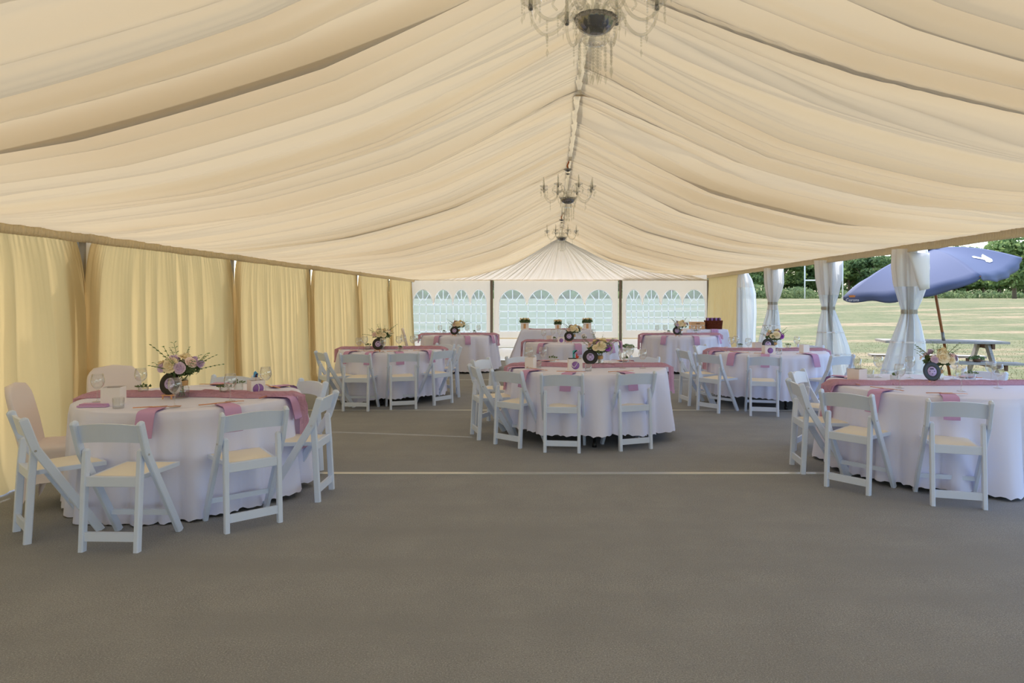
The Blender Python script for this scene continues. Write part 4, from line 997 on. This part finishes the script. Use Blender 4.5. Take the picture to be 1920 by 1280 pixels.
# photo props standing in the boxes
def prop(name, loc, rz, shapes, label):
    o = thing(name, label, 'party prop', loc, rz, 'party props in the favour boxes')
    m = MB(); m.tube([(0,0,-.012), (0,0,.03)], .002, 5); obj('stick', m, M['wood'], o)
    for nm_, pts, mt in shapes:
        m = MB(); n = len(pts); m.add([(x, -.001, z) for x, z in pts]+[(x, .001, z) for x, z in pts], [tuple(range(n)), tuple(range(2*n-1, n-1, -1))]+[(i, (i+1) % n, n+(i+1) % n, n+i) for i in range(n)]); obj(nm_, m, M[mt], o, False)
    return o
b_, p_, h_ = bx1
prop('party_prop', p_+Vector((0,0,h_)), .1, [('white_base', [(-.03,-.002), (.03,-.002), (.032,.022), (-.028,.022)], 'paper'), ('blue_cap', [(-.02,.022), (.012,.022), (.018,.05), (-.006,.075), (-.018,.06)], 'bluecard'), ('dark_figure', [(-.008,.0235), (.012,.0235), (.008,.04), (.02,.055), (0,.05), (-.004,.036)], 'plum')], 'blue and black card prop standing in the striped-circle box')
for c in list(bpy.context.scene.objects)[-1:]: c.location.y -= .003
b_, p_, h_ = bx2
prop('party_prop', p_+Vector((.01,0,h_)), 0, [('teal_card', [(-.035,.0), (-.012,.0), (-.014,.06), (.02,.085), (.0,.095), (-.035,.085)], 'teal'), ('white_rim', [(-.02,.05), (.0,.075), (.03,.082), (.03,.09), (-.004,.086), (-.028,.058)], 'white')], 'teal and white card prop standing in the tick-stroke box')
prop('party_prop', p_+Vector((.02,-.012,h_)), 0, [('red_card', [(-.012,.005), (0,-.004), (.016,.004), (.022,.025), (.012,.035), (.008,.022), (.002,.062), (-.006,.05), (-.01,.03)], 'redcard')], 'red flame shaped card prop standing in the tick-stroke box')
m = MB(); m.box((0,0,.004), (.09,.03,.008)); put(obj('black_comb', m, M['black'], None, False, p_+Vector((-.03,-.03,h_))), 'b', 'slim black bar lying across the tick-stroke box', 'party prop', 'party props in the favour boxes')
b_, p_, h_ = bx3
o = link('jar', tmh, None, p_+Vector((0,0,h_))); o.scale = (1,1,1.25); put(o, 'c', 'upturned clear jar standing on the favour box', 'jar', 'short tumblers')
# flower boxes on the far trestle
def flower_box(px, wd, label, seed):
    y = 17.4; x = atx(px, y); o = thing('flower_box', label, 'flowers', (x, y, .7655), 0, 'white flower boxes on the far trestle')
    m = MB(); h = .17*wd/.2; m.box((0,0,h/2), (wd,wd*.8,h)); obj('carton', m, M['paper'], o, False); m = MB(); m.box((0,-wd*.4-.003,h*.5), (wd*.3,.004,h*.7)); obj('tan_band', m, M['crate'], o, False)
    m = leaf_cloud(seed, 260, .03, [(0,0,h+.05,wd*.6,.06), (wd*.3,0,h+.03,wd*.35,.05), (-wd*.3,0,h+.03,wd*.35,.05)]); obj('foliage', m, M['leafd'], o, False)
    for j in range(6):
        a = j*2.4; q = .45*math.sqrt((j+.3)/6)*wd; link('rose', BL['rose','cream'], o, (q*math.cos(a)*1.3, q*math.sin(a)-.03, h+.085)).scale = (1.5,1.5,1.5)
flower_box(984, .20, 'white box of cream roses at the curtain end of the far trestle', 61)
flower_box(1046, .15, 'small white box of greenery in the middle of the far trestle', 62)
flower_box(1101, .20, 'white box of cream roses and dark leaves behind the cream bouquet', 63)
m = MB(); r_ = np.random.default_rng(9); s = np.linspace(-.72,.72,90)[:, None]; v = np.linspace(-1,1,9)[None, :]; c_ = vnoise(r_, 40)
m.grid(np.stack([s+0*v, v*.10+.02*c_(s*3), .772+.014*np.abs(c_(s*9+v*2))*(1-np.abs(v))+0*v], -1)); tag(obj('table_runner', m, M['runner'], loc=(.1,17.42,0)), 'mauve scrim runner along the far trestle of flower boxes', 'runner', 'mauve scrim table runners')
# small round card on the middle table
p = on('h', 1106, 634); o = thing('round_sign', 'small round white card standing on the middle table', 'sign', p)
m = MB(); m.lathe([(.0005,0), (.055,0), (.055,.003), (.0005,.003)], 28); c_ = obj('card', m, M['paper'], o); c_.rotation_euler = (PI/2-.1,0,0); c_.location = (0,0,.058)
m = MB(); th2 = np.linspace(.7, 2*PI-.7, 14); m.tube([(.030*math.cos(a), -.006-.0015, .058+.030*math.sin(a)) for a in th2], .004, 5); obj('curved_mark', m, M['ink'], o)
# basket, crate and runner on the other trestle
yb_ = 17.55
x0, x1 = atx(1322, yb_), atx(1353, yb_); bk = thing('wicker_basket', 'brown wicker basket of purple favours by the yellow curtain', 'basket', ((x0+x1)/2, yb_, .7655)); hw = (x1-x0)/2
m = MB()
for i in range(12):
    z = .012+i*.0185; k = .90+.10*i/11
    ring_ = []
    for j in range(40):
        a = 2*PI*j/40; f_ = lambda v: math.copysign(abs(v)**.3, v); wv = .004*(1 if (j+i) % 2 else -1); ring_.append(((hw*k+wv)*f_(math.cos(a)), (.15*k+wv)*f_(math.sin(a)), z))
    ring_.append(ring_[0]); m.tube(ring_, .0105, 5, False)
obj('wicker_weave', m, M['wicker'], bk)
m = MB(); m.box((0,0,.015), (hw*1.8,.27,.02)); obj('bottom', m, M['wicker'], bk, False)
m = MB(); m.box((0,0,.10), (hw*1.7,.25,.16)); obj('liner', m, M['wicker'], bk, False)
fv = MB(); fv.tube([(0,0,0), (0,0,.10)], .020, 9); fv.ball((0,0,.10), .020, 9, 5); fvm = [fv.mesh('tube', M['purple']), fv.mesh('tube', M['plum'])]
for i in range(7):
    for j in range(2):
        o = link('favour_roll', fvm[(i+j) % 2], None, ((x0+x1)/2-hw*.75+hw*.25*i, yb_-.06+.11*j, .7655+.172+.004*j)); PLACED.append((o, 'basket', 'purple rolled favour standing in the wicker basket', 'rolled favours in the basket')); o['category'] = 'favour'
x0, x1 = atx(1294, 17.5), atx(1320, 17.5); cr = thing('wooden_crate', 'pale wooden crate next to the wicker basket', 'crate', ((x0+x1)/2, 17.52, .7655)); hw = (x1-x0)/2
for z in (.05, .145): 
    for yy in (-.13, .13): m = MB(); m.box((0,yy,z), (2*hw,.012,.08)); obj('slat', m, M['crate'], cr, False)
    for xx in (-hw+.006, hw-.006): m = MB(); m.box((xx,0,z), (.012,.25,.08)); obj('slat', m, M['crate'], cr, False)
m = MB(); m.box((0,0,.006), (2*hw-.02,.24,.012)); obj('bottom', m, M['crate'], cr, False)
m = MB(); m.box((0,-.137,.145), (.10,.002,.02)); obj('stencil', m, M['dark_wood'], cr, False)
m = MB(); r_ = np.random.default_rng(12); P = []
for q in np.linspace(0, 1, 16):
    z = .772 if q < .35 else .772-(q-.35)*.55; yy = 17.33+.25-.28*min(q, .35)/.35-(.05 if q > .35 else 0)-.03*max(0, q-.35); P.append([(4.16+.09*v, yy+.01*math.sin(v*9), z) for v in np.linspace(-1, 1, 9)])
m.grid(np.array(P)); tag(obj('table_runner', m, M['napkin'], thick=.004), 'lilac runner hanging over the front of the basket trestle', 'runner', 'mauve scrim table runners')
# dark foliage bundle lying at the foot of the back wall
p = Vector((atx(1168, 21.1), 21.05, .02)); o = thing('foliage_garland', 'dark leafy garland lying below the back wall', 'garland', p)
m = MB(); m.tube([(-.35,0,.02), (0,.02,.04), (.35,0,.02)], .015, 6); obj('stem', m, M['leafd'], o); m = leaf_cloud(15, 200, .04, [(-.2,0,.05,.16,.04), (.15,0,.06,.18,.05)]); obj('foliage', m, M['leafd'], o, False)

# ------------------------------------------------------------------ chandeliers
def build_chandelier():
    root = link('chandelier', None)                  # origin at the hanging hook
    m = MB(); m.tube([(.0,0,0), (.012,0,-.05), (-.008,0,-.10), (.004,0,-.14)], .011, 8); obj('cord', m, M['rust'], root)
    m = MB(); m.lathe([(.012,-.14), (.03,-.15), (.055,-.145), (.06,-.15), (.03,-.175), (.014,-.18)], 20, scallop=.05, ns=10); obj('top_cup', m, M['silver'], root)
    m = MB(); m.lathe([(.012,-.18), (.02,-.19), (.012,-.20), (.026,-.225), (.012,-.245), (.010,-.30), (.020,-.36), (.026,-.42), (.016,-.48), (.022,-.50), (.030,-.54)], 16); obj('column', m, M['crystal'], root)
    m = MB(); m.lathe([(.012,-.205), (.03,-.21), (.03,-.216), (.012,-.225)], 16); obj('collar', m, M['silver'], root)
    m = MB(); m.lathe([(.02,-.545), (.085,-.545), (.108,-.550), (.100,-.575), (.080,-.605), (.050,-.625), (.012,-.632), (.001,-.632)], 48, scallop=.035, ns=16); obj('bowl', m, M['silver'], root)
    m = MB(); n = 16
    for j in range(n):
        a = 2*PI*j/n; m.tube([(.100*math.cos(a), .100*math.sin(a), -.552), (.122*math.cos(a), .122*math.sin(a), -.538), (.116*math.cos(a), .116*math.sin(a), -.525)], [.012,.013,.004], 6)
    obj('scalloped_rim', m, M['crystal'], root)
    m = MB(); m.lathe([(.05,-.63), (.058,-.645), (.066,-.67), (.052,-.68), (.02,-.675)], 32, scallop=.06, ns=12); obj('lower_cup', m, M['crystal'], root)
    drop = MB(); 
    for k in range(4): drop.ball((0,0,-.008-.0145*k), .0062, 6, 4)
    z = -.066; drop.add([(0,0,z), (.009,0,z-.022), (0,.004,z-.022), (-.009,0,z-.022), (0,-.004,z-.022), (0,0,z-.05)], [(0,1,2), (0,2,3), (0,3,4), (0,4,1), (5,2,1), (5,3,2), (5,4,3), (5,1,4)])
    dm = drop.mesh('crystal_drop', M['crystal'], False)
    st = MB()
    for k in range(8): st.ball((0,0,-.008-.0165*k), .0075, 6, 4)
    z = -.138; st.add([(0,0,z), (.010,0,z-.026), (0,.005,z-.026), (-.010,0,z-.026), (0,-.005,z-.026), (0,0,z-.062)], [(0,1,2), (0,2,3), (0,3,4), (0,4,1), (5,2,1), (5,3,2), (5,4,3), (5,1,4)])
    sm = st.mesh('bead_string', M['crystal'], False)
    for j in range(10):
        a = 2*PI*j/10+.2; link('bead_string', sm, root, (.084*math.cos(a), .084*math.sin(a), -.640-.03*(j % 2)))
    for j in range(6):
        a = 2*PI*j/6; link('bead_string', sm, root, (.025*math.cos(a), .025*math.sin(a), -.685))
    for j in range(8):
        a = 2*PI*j/8+PI/8; link('crystal_drop', dm, root, (.105*math.cos(a), .105*math.sin(a), -.565))
    arm = MB(); pts = [(.03,0,-.53), (.06,0,-.47), (.10,0,-.45), (.14,0,-.48), (.18,0,-.555), (.235,0,-.595), (.295,0,-.585), (.345,0,-.52), (.36,0,-.46), (.36,0,-.435)]
    def smooth(p, n=3):
        out = []
        p = [Vector(q) for q in p]
        for i in range(len(p)-1):
            a, b, c, d = p[max(i-1,0)], p[i], p[i+1], p[min(i+2,len(p)-1)]
            for k in range(n):
                t = k/n; out.append(.5*((2*b)+(c-a)*t+(2*a-5*b+4*c-d)*t*t+(3*b-a-3*c+d)*t**3))
        out.append(p[-1]); return out
    arm.tube(smooth(pts), .0085, 8); am = arm.mesh('arm', M['crystal'])
    arm2 = MB(); arm2.tube(smooth([(.12,0,-.47), (.15,0,-.42), (.20,0,-.40), (.235,0,-.44), (.21,0,-.475)]), .006, 7); am2 = arm2.mesh('scroll', M['crystal'])
    cup = MB(); cup.lathe([(.008,-.435), (.03,-.428), (.052,-.405), (.055,-.400), (.050,-.402), (.028,-.420), (.012,-.425)], 28, scallop=.06, ns=9); cm_ = cup.mesh('drip_cup', M['crystal'])
    kn = MB(); kn.lathe([(.001,-.455), (.012,-.45), (.014,-.438), (.010,-.425), (.001,-.425)], 12); kn_ = kn.mesh('socket', M['silver'])
    ca = MB(); ca.lathe([(.001,-.425), (.011,-.425), (.011,-.345), (.001,-.343)], 12); ca.lathe([(.006,-.343), (.010,-.325), (.007,-.300), (.001,-.275)], 10); cam_ = ca.mesh('candle', M['candle'])
    for j in range(8):
        a = 2*PI*j/8+PI/8; o = link('arm', am, root, (0,0,0), (0,0,a)); link('scroll', am2, o)
        for me in (cm_, kn_, cam_):
            b = link(me.name, me, o); b.location = (.36,0,0)
        for k in range(5): b = link('crystal_drop', dm, o, (.36+.050*math.cos(k*1.257), .050*math.sin(k*1.257), -.405))
        link('crystal_drop', dm, o, (.265,0,-.60))
    # swags of beads from the cups to the top
    for j in range(8):
        a = 2*PI*j/8+PI/8; m = MB()
        p0, p1 = Vector((.05*math.cos(a), .05*math.sin(a), -.15)), Vector((.30*math.cos(a), .30*math.sin(a), -.42))
        for k in range(17):
            t = k/16; q = p0.lerp(p1, t); m.ball((q.x, q.y, q.z-.10*4*t*(1-t)*.6), .0045, 5, 4)
        obj('bead_swag', m, M['crystal'], root, False)
    return root
c1 = build_chandelier()
for i, (y, lab) in enumerate(((3.42, 'nearest crystal chandelier, cut by the top of the frame'), (9.4, 'middle crystal chandelier with rusty orange cord at the ridge'), (15.4, 'smallest, farthest crystal chandelier before the fanned gable lining'))):
    o = c1 if i == 0 else copy_tree(c1); o.location = (RX-.02, y, 3.50 if i else 3.52); tag(o, lab, 'chandelier', 'crystal chandeliers along the ridge')

# ------------------------------------------------------------------ labels for the small repeats
by = {}
for o, k, ph, g in PLACED: by.setdefault((k, ph), []).append((o, g))
for (k, ph), L in by.items():
    L.sort(key=lambda q: q[0].location.x/q[0].location.y)
    nm_ = TN[k]['n'] if k in TN else ''
    for i, (o, g) in enumerate(L):
        o['group'] = g+(' on '+nm_ if nm_ else '')
        tail = '' if len(L) == 1 else f', {ORD[i]} from left'
        o['label'] = (ph.split(' hanging')[0]+' on ' if 'hanging' in ph and nm_ else ph+(' on ' if nm_ else ''))+nm_+tail
